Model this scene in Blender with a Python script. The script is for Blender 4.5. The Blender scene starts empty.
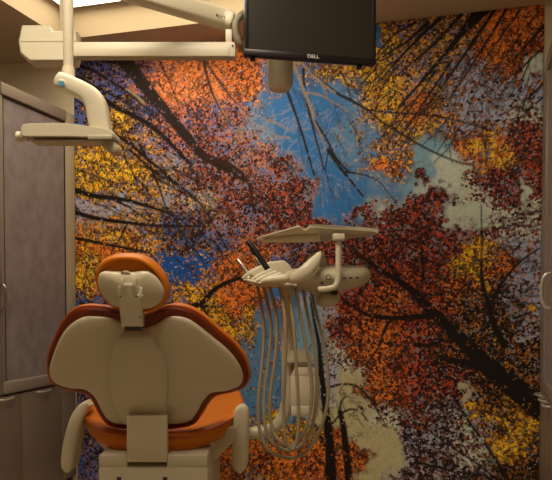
import bpy, bmesh, math, random
import numpy as np
from mathutils import Vector, Matrix

random.seed(7)
rng = np.random.default_rng(11)
SC = bpy.context.scene
COL = SC.collection
R = math.radians

# ------------------------------------------------------------------ viewpoint
F = 690.0                      # focal length in pixels of a 552 px wide frame
HX, HY = 276.0, 298.0          # principal point
EYE = 1.15
DP = 3.6                       # eye to mural wall
YAW = R(16.3)
CY, SY = math.cos(YAW), math.sin(YAW)


def W(v):
    """metres right / ahead / up of the eye's floor point -> room coordinates"""
    return Vector((CY * v[0] - SY * v[1], SY * v[0] + CY * v[1] - DP, v[2]))


PITCH = R(1.8)                 # the lens looks very slightly down
CP, SP = math.cos(PITCH), math.sin(PITCH)
PY0 = HY + F * math.tan(PITCH)


def ray(px, py):
    """direction through a picture point, scaled to one metre straight ahead"""
    a, b = (px - HX) / F, (PY0 - py) / F
    y = CP + b * SP
    return a / y, (-SP + b * CP) / y


def P(px, py, d):
    a, b = ray(px, py)
    return Vector((a * d, d, EYE + b * d))


def S(n, d):
    return n / F * d


def wall_hit(px, py):
    """point of the mural wall plane (y = 0) seen at px, py"""
    dx, dz = ray(px, py)
    wx, wy = CY * dx - SY, SY * dx + CY
    t = DP / wy
    return wx * t, EYE + dz * t


def plane_y(px, X, py=298):
    dx, dz = ray(px, py)
    wx, wy = CY * dx - SY, SY * dx + CY
    return X / wx * wy - DP


def plane_z(px, py, X):
    dx, dz = ray(px, py)
    wx = CY * dx - SY
    return EYE + dz * X / wx


# ------------------------------------------------------------------ materials
def srgb(r, g, b):
    def f(c):
        c /= 255.0
        return c / 12.92 if c <= 0.04045 else ((c + 0.055) / 1.055) ** 2.4
    return (f(r), f(g), f(b), 1.0)


def mat(name, col, rough=0.5, metal=0.0, noise=0.0, nscale=30.0, bump=0.0, bscale=200.0, spec=0.5, stretch=None, col2=None):
    m = bpy.data.materials.new(name)
    m.use_nodes = True
    nt = m.node_tree
    b = nt.nodes['Principled BSDF']
    b.inputs['Roughness'].default_value = rough
    b.inputs['Metallic'].default_value = metal
    b.inputs['Specular IOR Level'].default_value = spec
    tc = nt.nodes.new('ShaderNodeTexCoord')
    mp = nt.nodes.new('ShaderNodeMapping')
    nt.links.new(tc.outputs['Object'], mp.inputs['Vector'])
    if stretch:
        mp.inputs['Scale'].default_value = stretch
    n = nt.nodes.new('ShaderNodeTexNoise')
    n.inputs['Scale'].default_value = nscale
    n.inputs['Detail'].default_value = 5
    nt.links.new(mp.outputs['Vector'], n.inputs['Vector'])
    mix = nt.nodes.new('ShaderNodeMix')
    mix.data_type = 'RGBA'
    c2 = col2 if col2 else tuple(c * (1.0 - noise) for c in col[:3]) + (1.0,)
    mix.inputs[6].default_value = col
    mix.inputs[7].default_value = c2
    nt.links.new(n.outputs['Fac'], mix.inputs[0])
    nt.links.new(mix.outputs[2], b.inputs['Base Color'])
    if bump > 0:
        n2 = nt.nodes.new('ShaderNodeTexNoise')
        n2.inputs['Scale'].default_value = bscale
        n2.inputs['Detail'].default_value = 3
        nt.links.new(mp.outputs['Vector'], n2.inputs['Vector'])
        bp = nt.nodes.new('ShaderNodeBump')
        bp.inputs['Strength'].default_value = bump
        bp.inputs['Distance'].default_value = 0.002
        nt.links.new(n2.outputs['Fac'], bp.inputs['Height'])
        nt.links.new(bp.outputs['Normal'], b.inputs['Normal'])
    return m


M = {}
M['plastic'] = mat('cream_plastic', srgb(210, 199, 172), 0.38, noise=0.05, nscale=8)
M['plastic_dim'] = mat('putty_plastic', srgb(190, 178, 150), 0.45, noise=0.06, nscale=10)
M['shell'] = mat('chair_shell_plastic', srgb(200, 186, 156), 0.35, noise=0.04, nscale=6)
M['orange_shaded'] = mat('shaded_orange_vinyl', srgb(118, 44, 6), 0.5, spec=0.3, noise=0.2, nscale=14)  # the orange upholstery again, with shade put into its colour
M['silver'] = mat('satin_silver', srgb(205, 196, 178), 0.3, metal=0.35, noise=0.05)
M['orange'] = mat('orange_vinyl', srgb(212, 116, 6), 0.42, spec=0.3, noise=0.25, nscale=14, bump=0.15, bscale=260)
M['piping'] = mat('orange_piping', srgb(190, 88, 8), 0.45, noise=0.1)
M['hose'] = mat('tan_hose_rubber', srgb(152, 138, 110), 0.5, noise=0.08, nscale=40)
M['grey_hose'] = mat('grey_cable_sleeve', srgb(140, 128, 106), 0.55, noise=0.1)
M['steel'] = mat('brushed_steel', srgb(190, 180, 165), 0.3, metal=1.0, noise=0.12, nscale=60)
M['black'] = mat('black_plastic', srgb(20, 18, 17), 0.35, noise=0.1)
M['bezel'] = mat('monitor_bezel_black', srgb(22, 20, 19), 0.35, noise=0.1)
M['screen'] = mat('monitor_screen_dark', srgb(44, 39, 34), 0.35, noise=0.05, nscale=3, spec=0.4)
M['logo'] = mat('logo_silver', srgb(225, 222, 215), 0.4, noise=0.02)
M['dark_mark'] = mat('dark_print', srgb(60, 54, 46), 0.6, noise=0.05)
M['blue'] = mat('blue_badge', srgb(30, 140, 185), 0.5, noise=0.1)
M['slot'] = mat('dark_slot', srgb(48, 40, 32), 0.6, noise=0.1)
M['grey_inset'] = mat('grey_inset_plastic', srgb(178, 168, 142), 0.5, noise=0.05)
M['cream_wall'] = mat('cream_wall_paint', srgb(238, 220, 186), 0.8, noise=0.05, nscale=5, bump=0.05, bscale=300)
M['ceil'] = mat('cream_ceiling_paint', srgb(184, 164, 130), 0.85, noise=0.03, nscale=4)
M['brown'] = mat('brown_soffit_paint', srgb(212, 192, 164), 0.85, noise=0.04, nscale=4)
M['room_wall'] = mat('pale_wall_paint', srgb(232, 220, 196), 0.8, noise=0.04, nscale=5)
M['floor'] = mat('vinyl_floor', srgb(200, 188, 166), 0.5, noise=0.15, nscale=6)
M['fabric'] = mat('mottled_grey_panel', srgb(170, 156, 152), 0.6, nscale=15, bump=0.1, bscale=90, col2=srgb(108, 98, 95), stretch=(1, 1, 0.85))
M['frame'] = mat('taupe_metal_frame', srgb(150, 136, 118), 0.4, noise=0.08, stretch=(1, 1, 6))
M['post'] = mat('cream_edge_post', srgb(186, 174, 146), 0.5, noise=0.05)
M['gasket'] = mat('dark_gasket', srgb(52, 44, 40), 0.6, noise=0.1)
M['cabinet'] = mat('taupe_laminate', srgb(132, 114, 94), 0.5, noise=0.16, nscale=22, stretch=(6, 6, 0.25))
M['cab_side'] = mat('taupe_carcass', srgb(112, 98, 82), 0.55, noise=0.1)
M['canister'] = mat('milky_canister', srgb(226, 214, 188), 0.4, noise=0.06, stretch=(8, 8, 0.3))


def emit(name, col, s):
    m = bpy.data.materials.new(name)
    m.use_nodes = True
    nt = m.node_tree
    nt.nodes.remove(nt.nodes['Principled BSDF'])
    e = nt.nodes.new('ShaderNodeEmission')
    e.inputs[0].default_value = col
    e.inputs[1].default_value = s
    nt.links.new(e.outputs[0], nt.nodes['Material Output'].inputs[0])
    return m


LIGHT_COL = (1.0, 0.87, 0.68, 1.0)
M['diffuser'] = emit('lit_diffuser', LIGHT_COL, 5.0)
M['diffuser_dim'] = emit('lit_diffuser_dim', LIGHT_COL, 14.0)


# ------------------------------------------------------------------ objects
def tag(o, label, cat, group=None):
    o['label'] = label
    o['category'] = cat
    if group:
        o['group'] = group


BASE = {}


def thing(name, label, cat, base=None, world=None, group=None):
    """Empty at the thing's base. base: eye-aligned metres; world: room metres."""
    o = bpy.data.objects.new(name, None)
    o.empty_display_size = 0.1
    COL.objects.link(o)
    if base is not None:
        o.location = W(base)
        o.rotation_euler = (0, 0, YAW)
        BASE[o.name] = Vector(base)
    else:
        o.location = Vector(world)
        BASE[o.name] = Vector(world)
    tag(o, label, cat, group)
    return o


def root_base(o):
    while o.parent:
        o = o.parent
    return BASE[o.name]


def obj(name, bm, m, parent=None, base=None, angle=35, label=None):
    me = bpy.data.meshes.new(name)
    b = root_base(parent) if parent else Vector(base if base is not None else (0, 0, 0))
    bmesh.ops.translate(bm, verts=bm.verts[:], vec=-b)
    bmesh.ops.recalc_face_normals(bm, faces=bm.faces[:])
    bm.to_mesh(me)
    bm.free()
    for p in me.polygons:
        p.use_smooth = True
    me.set_sharp_from_angle(angle=R(angle))
    me.materials.append(m)
    o = bpy.data.objects.new(name, me)
    COL.objects.link(o)
    if parent:
        o.parent = parent
    else:
        o.location = b
    if label:
        o['label'] = label
    return o


def struct(name, bm, m):
    o = obj(name, bm, m)
    o['kind'] = 'structure'
    return o


def bx(bm, c, s, bev=0.0, seg=2, rot=None):
    r = bmesh.ops.create_cube(bm, size=1.0)
    vs = r['verts']
    bmesh.ops.scale(bm, verts=vs, vec=s)
    if bev > 0:
        es = list({e for v in vs for e in v.link_edges})
        rr = bmesh.ops.bevel(bm, geom=es, offset=bev, segments=seg, affect='EDGES', profile=0.5)
        vs = list({v for f in rr['faces'] for v in f.verts} | {v for v in vs if v.is_valid})
    if rot is not None:
        bmesh.ops.rotate(bm, verts=vs, cent=(0, 0, 0), matrix=rot)
    bmesh.ops.translate(bm, verts=vs, vec=c)
    return vs


def box2(bm, lo, hi, bev=0.0, seg=2):
    c = [(a + b) / 2 for a, b in zip(lo, hi)]
    s = [abs(b - a) for a, b in zip(lo, hi)]
    return bx(bm, c, s, bev, seg)


def pbox(bm, x0, y0, x1, y1, d, depth, bev=0.0, seg=2):
    """box whose near face spans the given outline at distance d"""
    a, b = P(x0, y1, d), P(x1, y0, d)
    return box2(bm, (a.x, d, a.z), (b.x, d + depth, b.z), bev, seg)


def rings(bm, loops, cap0=True, cap1=True):
    rv = [[bm.verts.new(p) for p in lp] for lp in loops]
    n = len(rv[0])
    for a, b in zip(rv[:-1], rv[1:]):
        for i in range(n):
            j = (i + 1) % n
            bm.faces.new((a[i], a[j], b[j], b[i]))
    if cap0:
        bm.faces.new(list(reversed(rv[0])))
    if cap1:
        bm.faces.new(rv[-1])
    return rv


def catmull(pts, n=8, closed=False):
    pts = [Vector(p) for p in pts]
    out = []
    N = len(pts)
    segs = N if closed else N - 1
    for i in range(segs):
        if closed:
            p0, p1, p2, p3 = pts[(i - 1) % N], pts[i], pts[(i + 1) % N], pts[(i + 2) % N]
        else:
            p1, p2 = pts[i], pts[i + 1]
            p0 = pts[i - 1] if i > 0 else p1 * 2 - p2
            p3 = pts[i + 2] if i + 2 < N else p2 * 2 - p1
        for k in range(n):
            t = k / n
            out.append(0.5 * ((2 * p1) + (p2 - p0) * t + (2 * p0 - 5 * p1 + 4 * p2 - p3) * t * t + (3 * p1 - p0 - 3 * p2 + p3) * t ** 3))
    if not closed:
        out.append(pts[-1].copy())
    return out


def tube(bm, pts, r, seg=12, closed=False, rounded=False):
    """round tube along pts; r a number or one per point"""
    N = len(pts)
    rr = [r] * N if not isinstance(r, (list, tuple)) else list(r)
    pts = [Vector(p) for p in pts]
    if rounded and not closed:
        d0 = (pts[0] - pts[1]).normalized()
        d1 = (pts[-1] - pts[-2]).normalized()
        a, b = [], []
        for k in (0.98, 0.8, 0.5):
            q = math.sqrt(1 - k * k)
            a.append((pts[0] + d0 * rr[0] * k, rr[0] * q))
            b.append((pts[-1] + d1 * rr[-1] * k, rr[-1] * q))
        pts = [x[0] for x in a] + pts + [x[0] for x in reversed(b)]
        rr = [x[1] for x in a] + rr + [x[1] for x in reversed(b)]
        N = len(pts)
    loops = []
    nrm = None
    for i in range(N):
        if closed:
            t = (pts[(i + 1) % N] - pts[i - 1]).normalized()
        else:
            t = (pts[min(i + 1, N - 1)] - pts[max(i - 1, 0)]).normalized()
        if nrm is None:
            nrm = t.orthogonal().normalized()
        else:
            nrm = (nrm - t * nrm.dot(t)).normalized()
        bn = t.cross(nrm)
        loops.append([pts[i] + (nrm * math.cos(a) + bn * math.sin(a)) * rr[i] for a in [2 * math.pi * k / seg for k in range(seg)]])
    if closed:
        rv = [[bm.verts.new(p) for p in lp] for lp in loops]
        for i in range(N):
            a, b = rv[i], rv[(i + 1) % N]
            # best rotation to close the twist
            off = 0
            if i == N - 1:
                off = min(range(seg), key=lambda o: (a[0].co - b[o].co).length)
            for k in range(seg):
                bm.faces.new((a[k], a[(k + 1) % seg], b[(k + 1 + off) % seg], b[(k + off) % seg]))
    else:
        rings(bm, loops)


def sweep(bm, pts, wid, dep, power=4.0, seg=20):
    """rounded-rectangle section along a path lying in the picture-parallel plane"""
    N = len(pts)
    pts = [Vector(p) for p in pts]
    loops = []
    for i in range(N):
        t = pts[min(i + 1, N - 1)] - pts[max(i - 1, 0)]
        t.y = 0
        t.normalize()
        n = Vector((t.z, 0, -t.x))
        w = wid[i] if isinstance(wid, (list, tuple)) else wid
        dd = dep[i] if isinstance(dep, (list, tuple)) else dep
        lp = []
        for k in range(seg):
            a = 2 * math.pi * k / seg
            c, s = math.cos(a), math.sin(a)
            lp.append(pts[i] + n * w * math.copysign(abs(c) ** (2 / power), c) + Vector((0, 1, 0)) * dd * math.copysign(abs(s) ** (2 / power), s))
        loops.append(lp)
    rings(bm, loops)


def loft_x(bm, secs, power=2.4, seg=24):
    """sections across x: (x, y, z, half depth, half height)"""
    loops = []
    for (x, y, z, hy, hz) in secs:
        lp = []
        for k in range(seg):
            a = 2 * math.pi * k / seg
            c, s = math.cos(a), math.sin(a)
            lp.append(Vector((x, y + hy * math.copysign(abs(c) ** (2 / power), c), z + hz * math.copysign(abs(s) ** (2 / power), s))))
        loops.append(lp)
    rings(bm, loops)


def ellipsoid(bm, c, r, rot=None, u=24, v=14):
    rr = bmesh.ops.create_uvsphere(bm, u_segments=u, v_segments=v, radius=1.0)
    vs = rr['verts']
    bmesh.ops.scale(bm, verts=vs, vec=r)
    if rot is not None:
        bmesh.ops.rotate(bm, verts=vs, cent=(0, 0, 0), matrix=rot)
    bmesh.ops.translate(bm, verts=vs, vec=c)


def prism(bm, loop, off):
    off = Vector(off)
    rings(bm, [[Vector(p) for p in loop], [Vector(p) + off for p in loop]])


def bevel_all(bm, off, seg=2, ang=30):
    bm.normal_update()
    es = [e for e in bm.edges if len(e.link_faces) == 2 and e.calc_face_angle(0) > R(ang)]
    bmesh.ops.bevel(bm, geom=es, offset=off, segments=seg, affect='EDGES', profile=0.5)


def NB():
    return bmesh.new()


def text_mesh(name, body, size, m, parent, M4, depth=0.0006, label=None):
    cu = bpy.data.curves.new(name + '_curve', 'FONT')
    cu.body = body
    cu.size = size
    cu.extrude = depth
    cu.align_x = 'CENTER'
    cu.align_y = 'CENTER'
    t = bpy.data.objects.new(name + '_tmp', cu)
    COL.objects.link(t)
    dg = bpy.context.evaluated_depsgraph_get()
    me = bpy.data.meshes.new_from_object(t.evaluated_get(dg))
    bpy.data.objects.remove(t)
    me.transform(M4)
    me.materials.clear()
    me.materials.append(m)
    o = bpy.data.objects.new(name, me)
    COL.objects.link(o)
    o.parent = parent
    if label:
        o['label'] = label
    return o


# ================================================================== THE ROOM
XL, XR = wall_hit(75.5, 240)[0], wall_hit(542, 240)[0]
Z_SOF = wall_hit(440, 15.5)[1]
Z_CEIL = Z_SOF + 0.16
RX0, RX1, RY0 = -3.5, 1.6, -5.4

bm = NB(); box2(bm, (RX0, RY0, -0.1), (RX1, 0.1, 0.0)); struct('floor', bm, M['floor'])
bm = NB(); box2(bm, (RX0, 0.0, 0.0), (RX1, 0.1, 2.9)); struct('wall_back', bm, M['cream_wall'])
bm = NB(); box2(bm, (RX0 - 0.1, RY0, 0.0), (RX0, 0.1, 2.9)); struct('wall_left', bm, M['room_wall'])
bm = NB(); box2(bm, (RX1, RY0, 0.0), (RX1 + 0.1, 0.1, 2.9)); struct('wall_right', bm, M['room_wall'])
bm = NB(); box2(bm, (RX0, RY0 - 0.1, 0.0), (RX1, RY0, 2.9)); struct('wall_front', bm, M['room_wall'])
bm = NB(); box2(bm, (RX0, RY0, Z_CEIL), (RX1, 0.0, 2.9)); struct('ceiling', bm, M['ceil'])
# lowered brown border round the raised ceiling, with cream inner faces
TX0, TX1, TY0, TY1 = -2.19, 0.30, -4.9, -0.25
bm = NB()
t = 0.004
box2(bm, (RX0, TY1 + t, Z_SOF), (RX1, 0.0, Z_CEIL))
box2(bm, (RX0, RY0, Z_SOF), (RX1, TY0 - t, Z_CEIL))
box2(bm, (RX0, TY0 - t, Z_SOF), (TX0 - t, TY1 + t, Z_CEIL))
box2(bm, (TX1 + t, TY0 - t, Z_SOF), (RX1, TY1 + t, Z_CEIL))
struct('ceiling_soffit', bm, M['brown'])
bm = NB()
box2(bm, (TX0 - t, TY1, Z_SOF), (TX1 + t, TY1 + t, Z_CEIL))
box2(bm, (TX0 - t, TY0 - t, Z_SOF), (TX1 + t, TY0, Z_CEIL))
box2(bm, (TX0 - t, TY0, Z_SOF), (TX0, TY1, Z_CEIL))
box2(bm, (TX1, TY0, Z_SOF), (TX1 + t, TY1, Z_CEIL))
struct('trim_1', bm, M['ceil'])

# ceiling lamps
def troffer(x0, y1, sx, sy, m, label):
    z = Z_CEIL
    th = thing('ceiling_light', label, 'ceiling light', world=(x0 + sx / 2, y1 - sy / 2, z), group='recessed ceiling lights')
    b = NB()
    w_ = 0.008
    for lo, hi in (((x0, y1 - w_, z - 0.016), (x0 + sx, y1, z - 0.0005)), ((x0, y1 - sy, z - 0.016), (x0 + sx, y1 - sy + w_, z - 0.0005)),
                   ((x0, y1 - sy + w_, z - 0.016), (x0 + w_, y1 - w_, z - 0.0005)), ((x0 + sx - w_, y1 - sy + w_, z - 0.016), (x0 + sx, y1 - w_, z - 0.0005))):
        box2(b, lo, hi, 0.002)
    obj('frame', b, M['plastic'], th)
    b = NB()
    box2(b, (x0 + w_, y1 - sy + w_, z - 0.02), (x0 + sx - w_, y1 - w_, z - 0.004))
    obj('diffuser', b, m, th)
    return th

c = W(P(64.5, 9, (Z_CEIL - 0.02 - EYE) / ray(64.5, 9)[1]))
troffer(c.x, c.y, 1.22, 0.61, M['diffuser'], 'glowing white ceiling light in the raised ceiling beside the mural')
troffer(-1.5, -1.95, 1.22, 0.61, M['diffuser_dim'], 'second recessed ceiling light, further from the mural, behind the patient chair')

# ================================================================== MURAL
def value_noise(x, y, scale, seed):
    r = np.random.default_rng(seed)
    n = 64
    g = r.random((n, n))
    xs, ys = x / scale + 1000, y / scale + 1000
    xi, yi = np.floor(xs).astype(int), np.floor(ys).astype(int)
    fx, fy = xs - xi, ys - yi
    fx, fy = fx * fx * (3 - 2 * fx), fy * fy * (3 - 2 * fy)
    a, b_, c_, d_ = g[xi % n, yi % n], g[(xi + 1) % n, yi % n], g[xi % n, (yi + 1) % n], g[(xi + 1) % n, (yi + 1) % n]
    return (a * (1 - fx) + b_ * fx) * (1 - fy) + (c_ * (1 - fx) + d_ * fx) * fy - 0.5


def lin(c):
    return np.array(srgb(*c)[:3])

# leaf colour, second leaf colour, sky between, share of leaves
PAL = {
    'Y': ((252, 206, 44), (136, 78, 26), (100, 104, 150), 0.82, 0.38),
    'y': ((236, 176, 62), (84, 50, 40), (132, 134, 176), 0.72, 0.42),
    'O': ((240, 140, 48), (140, 56, 24), (160, 130, 130), 0.90, 0.36),
    'A': ((240, 146, 84), (168, 84, 58), (170, 130, 150), 0.90, 0.22),
    'Q': ((206, 128, 100), (70, 36, 44), (104, 112, 186), 0.72, 0.42),
    'R': ((202, 92, 42), (66, 20, 22), (156, 140, 150), 0.84, 0.48),
    'r': ((182, 78, 50), (56, 18, 26), (150, 150, 165), 0.82, 0.52),
    'M': ((176, 96, 66), (58, 26, 26), (150, 152, 188), 0.72, 0.46),
    'P': ((176, 130, 110), (36, 24, 38), (84, 112, 192), 0.62, 0.52),
    'C': ((222, 188, 120), (80, 54, 46), (170, 168, 196), 0.62, 0.42),
    'D': ((158, 92, 36), (30, 16, 14), (120, 116, 120), 0.88, 0.58),
    'E': ((140, 96, 50), (40, 26, 22), (70, 104, 170), 0.68, 0.55),
    'S': ((190, 180, 180), (70, 74, 110), (58, 134, 208), 0.10, 0.3),
    'B': ((230, 170, 56), (36, 28, 40), (28, 92, 180), 0.34, 0.4),
    's': ((170, 150, 130), (80, 70, 70), (226, 238, 222), 0.05, 0.4),
    'u': ((200, 160, 110), (90, 60, 50), (142, 190, 214), 0.14, 0.3),
    'q': ((150, 62, 56), (64, 26, 40), (224, 230, 208), 0.52, 0.46),
    'd': ((130, 96, 60), (60, 44, 46), (216, 206, 158), 0.08, 0.4),
    'T': ((196, 128, 84), (58, 46, 58), (188, 198, 228), 0.46, 0.42),
    'L': ((140, 90, 60), (34, 28, 44), (186, 182, 198), 0.66, 0.56),
    'G': ((206, 180, 130), (60, 54, 72), (100, 154, 206), 0.26, 0.4),
    'o': ((232, 136, 44), (92, 32, 20), (150, 110, 100), 0.90, 0.46),
    'k': ((206, 140, 40), (26, 18, 20), (150, 148, 160), 0.80, 0.58),
}
GRID = [
    # 80 110 140 170 200 230 260 290 320 350 380 410 440 470 500 530
    "PPQAOOOSYYYyyyOO",   # 30
    "PPQAOOOSYYYyyTOO",   # 60
    "PPQAAOOSSGYyyTTT",   # 90
    "PYPQQQGSSGYYyTTq",   # 120
    "YYyQMMQSSGYYuOYR",   # 150
    "YYyCMMMMSSGusqMR",   # 180
    "TyyCMMMrrSqrrsqq",   # 210
    "OOyEEPMrrrrrrrqT",   # 240
    "YOyBBOOPPrRRRYoT",   # 270
    "PPPBYOOSTRoRRkDT",   # 300
    "PPPBYYGSTRoRDDkL",   # 330
    "PPPGSSSSTqoRrDkk",   # 360
    "PPPGSSGGTdoRrDkD",   # 390
    "PPPGSGYGddqrLTkY",   # 420
    "PPPPyOOOOOdLLqYk",   # 450
    "PPPPyOyOOOdLLLkD",   # 480
]
BLOBS = [   # x, y, rx, ry, kind
    (84, 78, 18, 9, 'P'), (150, 66, 8, 8, 'Q'), (118, 122, 18, 12, 'Y'), (150, 140, 10, 8, 'y'), (96, 160, 24, 18, 'Y'), (130, 172, 20, 14, 'Y'),
    (110, 207, 34, 7, 'T'), (100, 232, 24, 9, 'y'), (118, 238, 14, 8, 'Y'), (200, 205, 16, 12, 'C'), (185, 245, 18, 8, 'E'), (204, 258, 10, 8, 'B'),
    (178, 262, 10, 9, 'B'), (168, 272, 8, 10, 'B'), (192, 292, 13, 8, 'Y'), (176, 300, 10, 9, 'y'), (230, 268, 14, 10, 'O'), (236, 300, 16, 14, 'O'), (228, 335, 20, 16, 'Y'),
    (245, 322, 12, 14, 'Y'), (250, 345, 8, 10, 'Y'), (262, 150, 14, 8, 'Q'), (278, 165, 10, 10, 'r'), (254, 212, 10, 9, 'P'), (300, 190, 16, 14, 'r'), (286, 205, 14, 12, 'r'),
    (330, 76, 20, 10, 'Y'), (355, 70, 14, 8, 'Y'), (376, 38, 5, 12, 'S'), (384, 110, 20, 26, 'Y'), (392, 148, 24, 18, 'y'), (384, 166, 12, 8, 'O'), (368, 140, 10, 14, 'G'),
    (415, 110, 18, 16, 'O'), (470, 78, 18, 14, 'T'), (462, 100, 16, 14, 'T'), (484, 45, 10, 9, 'O'), (500, 32, 18, 12, 'O'), (536, 66, 8, 13, 's'), (430, 150, 16, 12, 'u'),
    (448, 172, 16, 18, 's'), (424, 172, 10, 14, 'u'), (486, 148, 16, 9, 'Y'), (500, 142, 10, 6, 'O'), (525, 148, 14, 14, 'R'), (500, 180, 16, 10, 'r'), (455, 212, 9, 14, 's'),
    (475, 210, 10, 10, 's'), (487, 215, 8, 5, 's'), (526, 190, 6, 12, 's'), (512, 196, 6, 8, 'r'), (424, 180, 8, 7, 'r'), (440, 195, 8, 12, 'r'), (410, 222, 18, 16, 'r'),
    (330, 208, 12, 14, 'S'), (352, 196, 12, 10, 'S'), (362, 214, 12, 8, 'r'), (396, 212, 12, 8, 'r'), (482, 250, 18, 10, 'Y'), (470, 262, 14, 8, 'Y'), (460, 285, 14, 10, 'o'),
    (440, 270, 14, 12, 'R'), (505, 262, 12, 10, 'o'), (528, 262, 12, 24, 'T'), (515, 292, 14, 10, 'L'), (532, 312, 8, 5, 'Y'), (372, 330, 20, 18, 'o'), (366, 350, 14, 10, 'o'),
    (350, 295, 16, 14, 'R'), (390, 300, 16, 12, 'o'), (400, 370, 16, 12, 'R'), (385, 378, 12, 12, 'o'), (360, 420, 14, 14, 'd'), (385, 445, 12, 22, 'd'), (372, 440, 12, 16, 'd'),
    (345, 385, 10, 12, 'd'), (462, 422, 12, 12, 'q'), (468, 398, 6, 8, 'd'), (485, 398, 16, 8, 'k'), (500, 420, 18, 10, 'Y'), (518, 440, 14, 12, 'Y'), (476, 408, 8, 6, 'Y'), (515, 355, 16, 10, 'k'),
    (440, 420, 14, 18, 'L'), (415, 440, 14, 16, 'L'), (300, 430, 18, 10, 'Y'), (270, 462, 20, 12, 'o'), (280, 420, 10, 10, 'Y'), (262, 400, 10, 14, 'G'), (235, 378, 10, 12, 'S'),
    (310, 335, 14, 40, 'u'), (268, 362, 26, 36, 'G'), (250, 392, 20, 14, 'G'), (320, 465, 12, 14, 'o'), (345, 460, 20, 14, 'o'), (470, 345, 14, 12, 'D'), (440, 355, 14, 10, 'D'), (420, 340, 12, 10, 'R'),
]
keys = sorted(PAL)
kidx = {k: i for i, k in enumerate(keys)}
GA = np.array([[kidx[ch] for ch in row] for row in GRID])
T1 = np.array([lin(PAL[k][0]) for k in keys])
T2 = np.array([lin(PAL[k][1]) for k in keys])
TS = np.array([lin(PAL[k][2]) for k in keys])
TC = np.array([PAL[k][3] for k in keys])
TD_ = np.array([PAL[k][4] for k in keys])

MX0, MX1, MZ0, MZ1 = XL + 0.002, XR - 0.002, 0.06, Z_SOF - 0.004
STEP = 0.006
nx = int((MX1 - MX0) / STEP) + 1
nz = int((MZ1 - MZ0) / STEP) + 1
gx, gz = np.meshgrid(np.linspace(MX0, MX1, nx), np.linspace(MZ0, MZ1, nz))
MY = -0.004
vx = CY * gx + SY * (MY + DP)
vy = -SY * gx + CY * (MY + DP)
vf = vy * CP - (gz - EYE) * SP
PXg = HX + F * vx / vf
PYg = PY0 - F * (vy * SP + (gz - EYE) * CP) / vf

wx_ = PXg + 26 * value_noise(PXg, PYg, 22, 1) + 16 * value_noise(PXg, PYg, 8, 2)
wy_ = PYg + 26 * value_noise(PXg, PYg, 22, 3) + 16 * value_noise(PXg, PYg, 8, 4)
cx_ = np.clip((wx_ - 80) / 30.0, 0, 14.999)
cy_ = np.clip((wy_ - 30) / 30.0, 0, 14.999)
ix, iy = cx_.astype(int), cy_.astype(int)
fx, fy = cx_ - ix, cy_ - iy
fx = np.clip((fx - 0.5) * 1.6 + 0.5, 0, 1)
fy = np.clip((fy - 0.5) * 1.6 + 0.5, 0, 1)


def interp(tab):
    tab = tab if tab.ndim == 2 else tab[:, None]
    a = tab[GA[iy, ix]]; b_ = tab[GA[iy, ix + 1]]; c_ = tab[GA[iy + 1, ix]]; d_ = tab[GA[iy + 1, ix + 1]]
    FX, FY = fx[..., None], fy[..., None]
    return (a * (1 - FX) + b_ * FX) * (1 - FY) + (c_ * (1 - FX) + d_ * FX) * FY

leaf1, leaf2, sky, cov, dkf = interp(T1), interp(T2), interp(TS), interp(TC)[..., 0], interp(TD_)[..., 0]
nzx = 16 * value_noise(PXg, PYg, 12, 21) + 10 * value_noise(PXg, PYg, 5, 23)
nzy = 16 * value_noise(PXg, PYg, 12, 22) + 10 * value_noise(PXg, PYg, 5, 24)
for bxx, byy, brx, bry, kd in BLOBS:
    rr_ = np.hypot((PXg + nzx - bxx) / brx, (PYg + nzy - byy) / bry)
    f_ = np.clip((1.4 - rr_) / 0.8, 0, 1)
    k_i = kidx[kd]
    F3 = f_[..., None]
    leaf1 = leaf1 * (1 - F3) + T1[k_i] * F3
    leaf2 = leaf2 * (1 - F3) + T2[k_i] * F3
    sky = sky * (1 - F3) + TS[k_i] * F3
    cov = cov * (1 - f_) + TC[k_i] * f_
    dkf = dkf * (1 - f_) + TD_[k_i] * f_
cov = np.clip(cov + 0.18 * value_noise(PXg, PYg, 10, 9), 0, 1)

brc = np.zeros(PXg.shape + (3,))
bra = np.zeros(PXg.shape)


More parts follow.
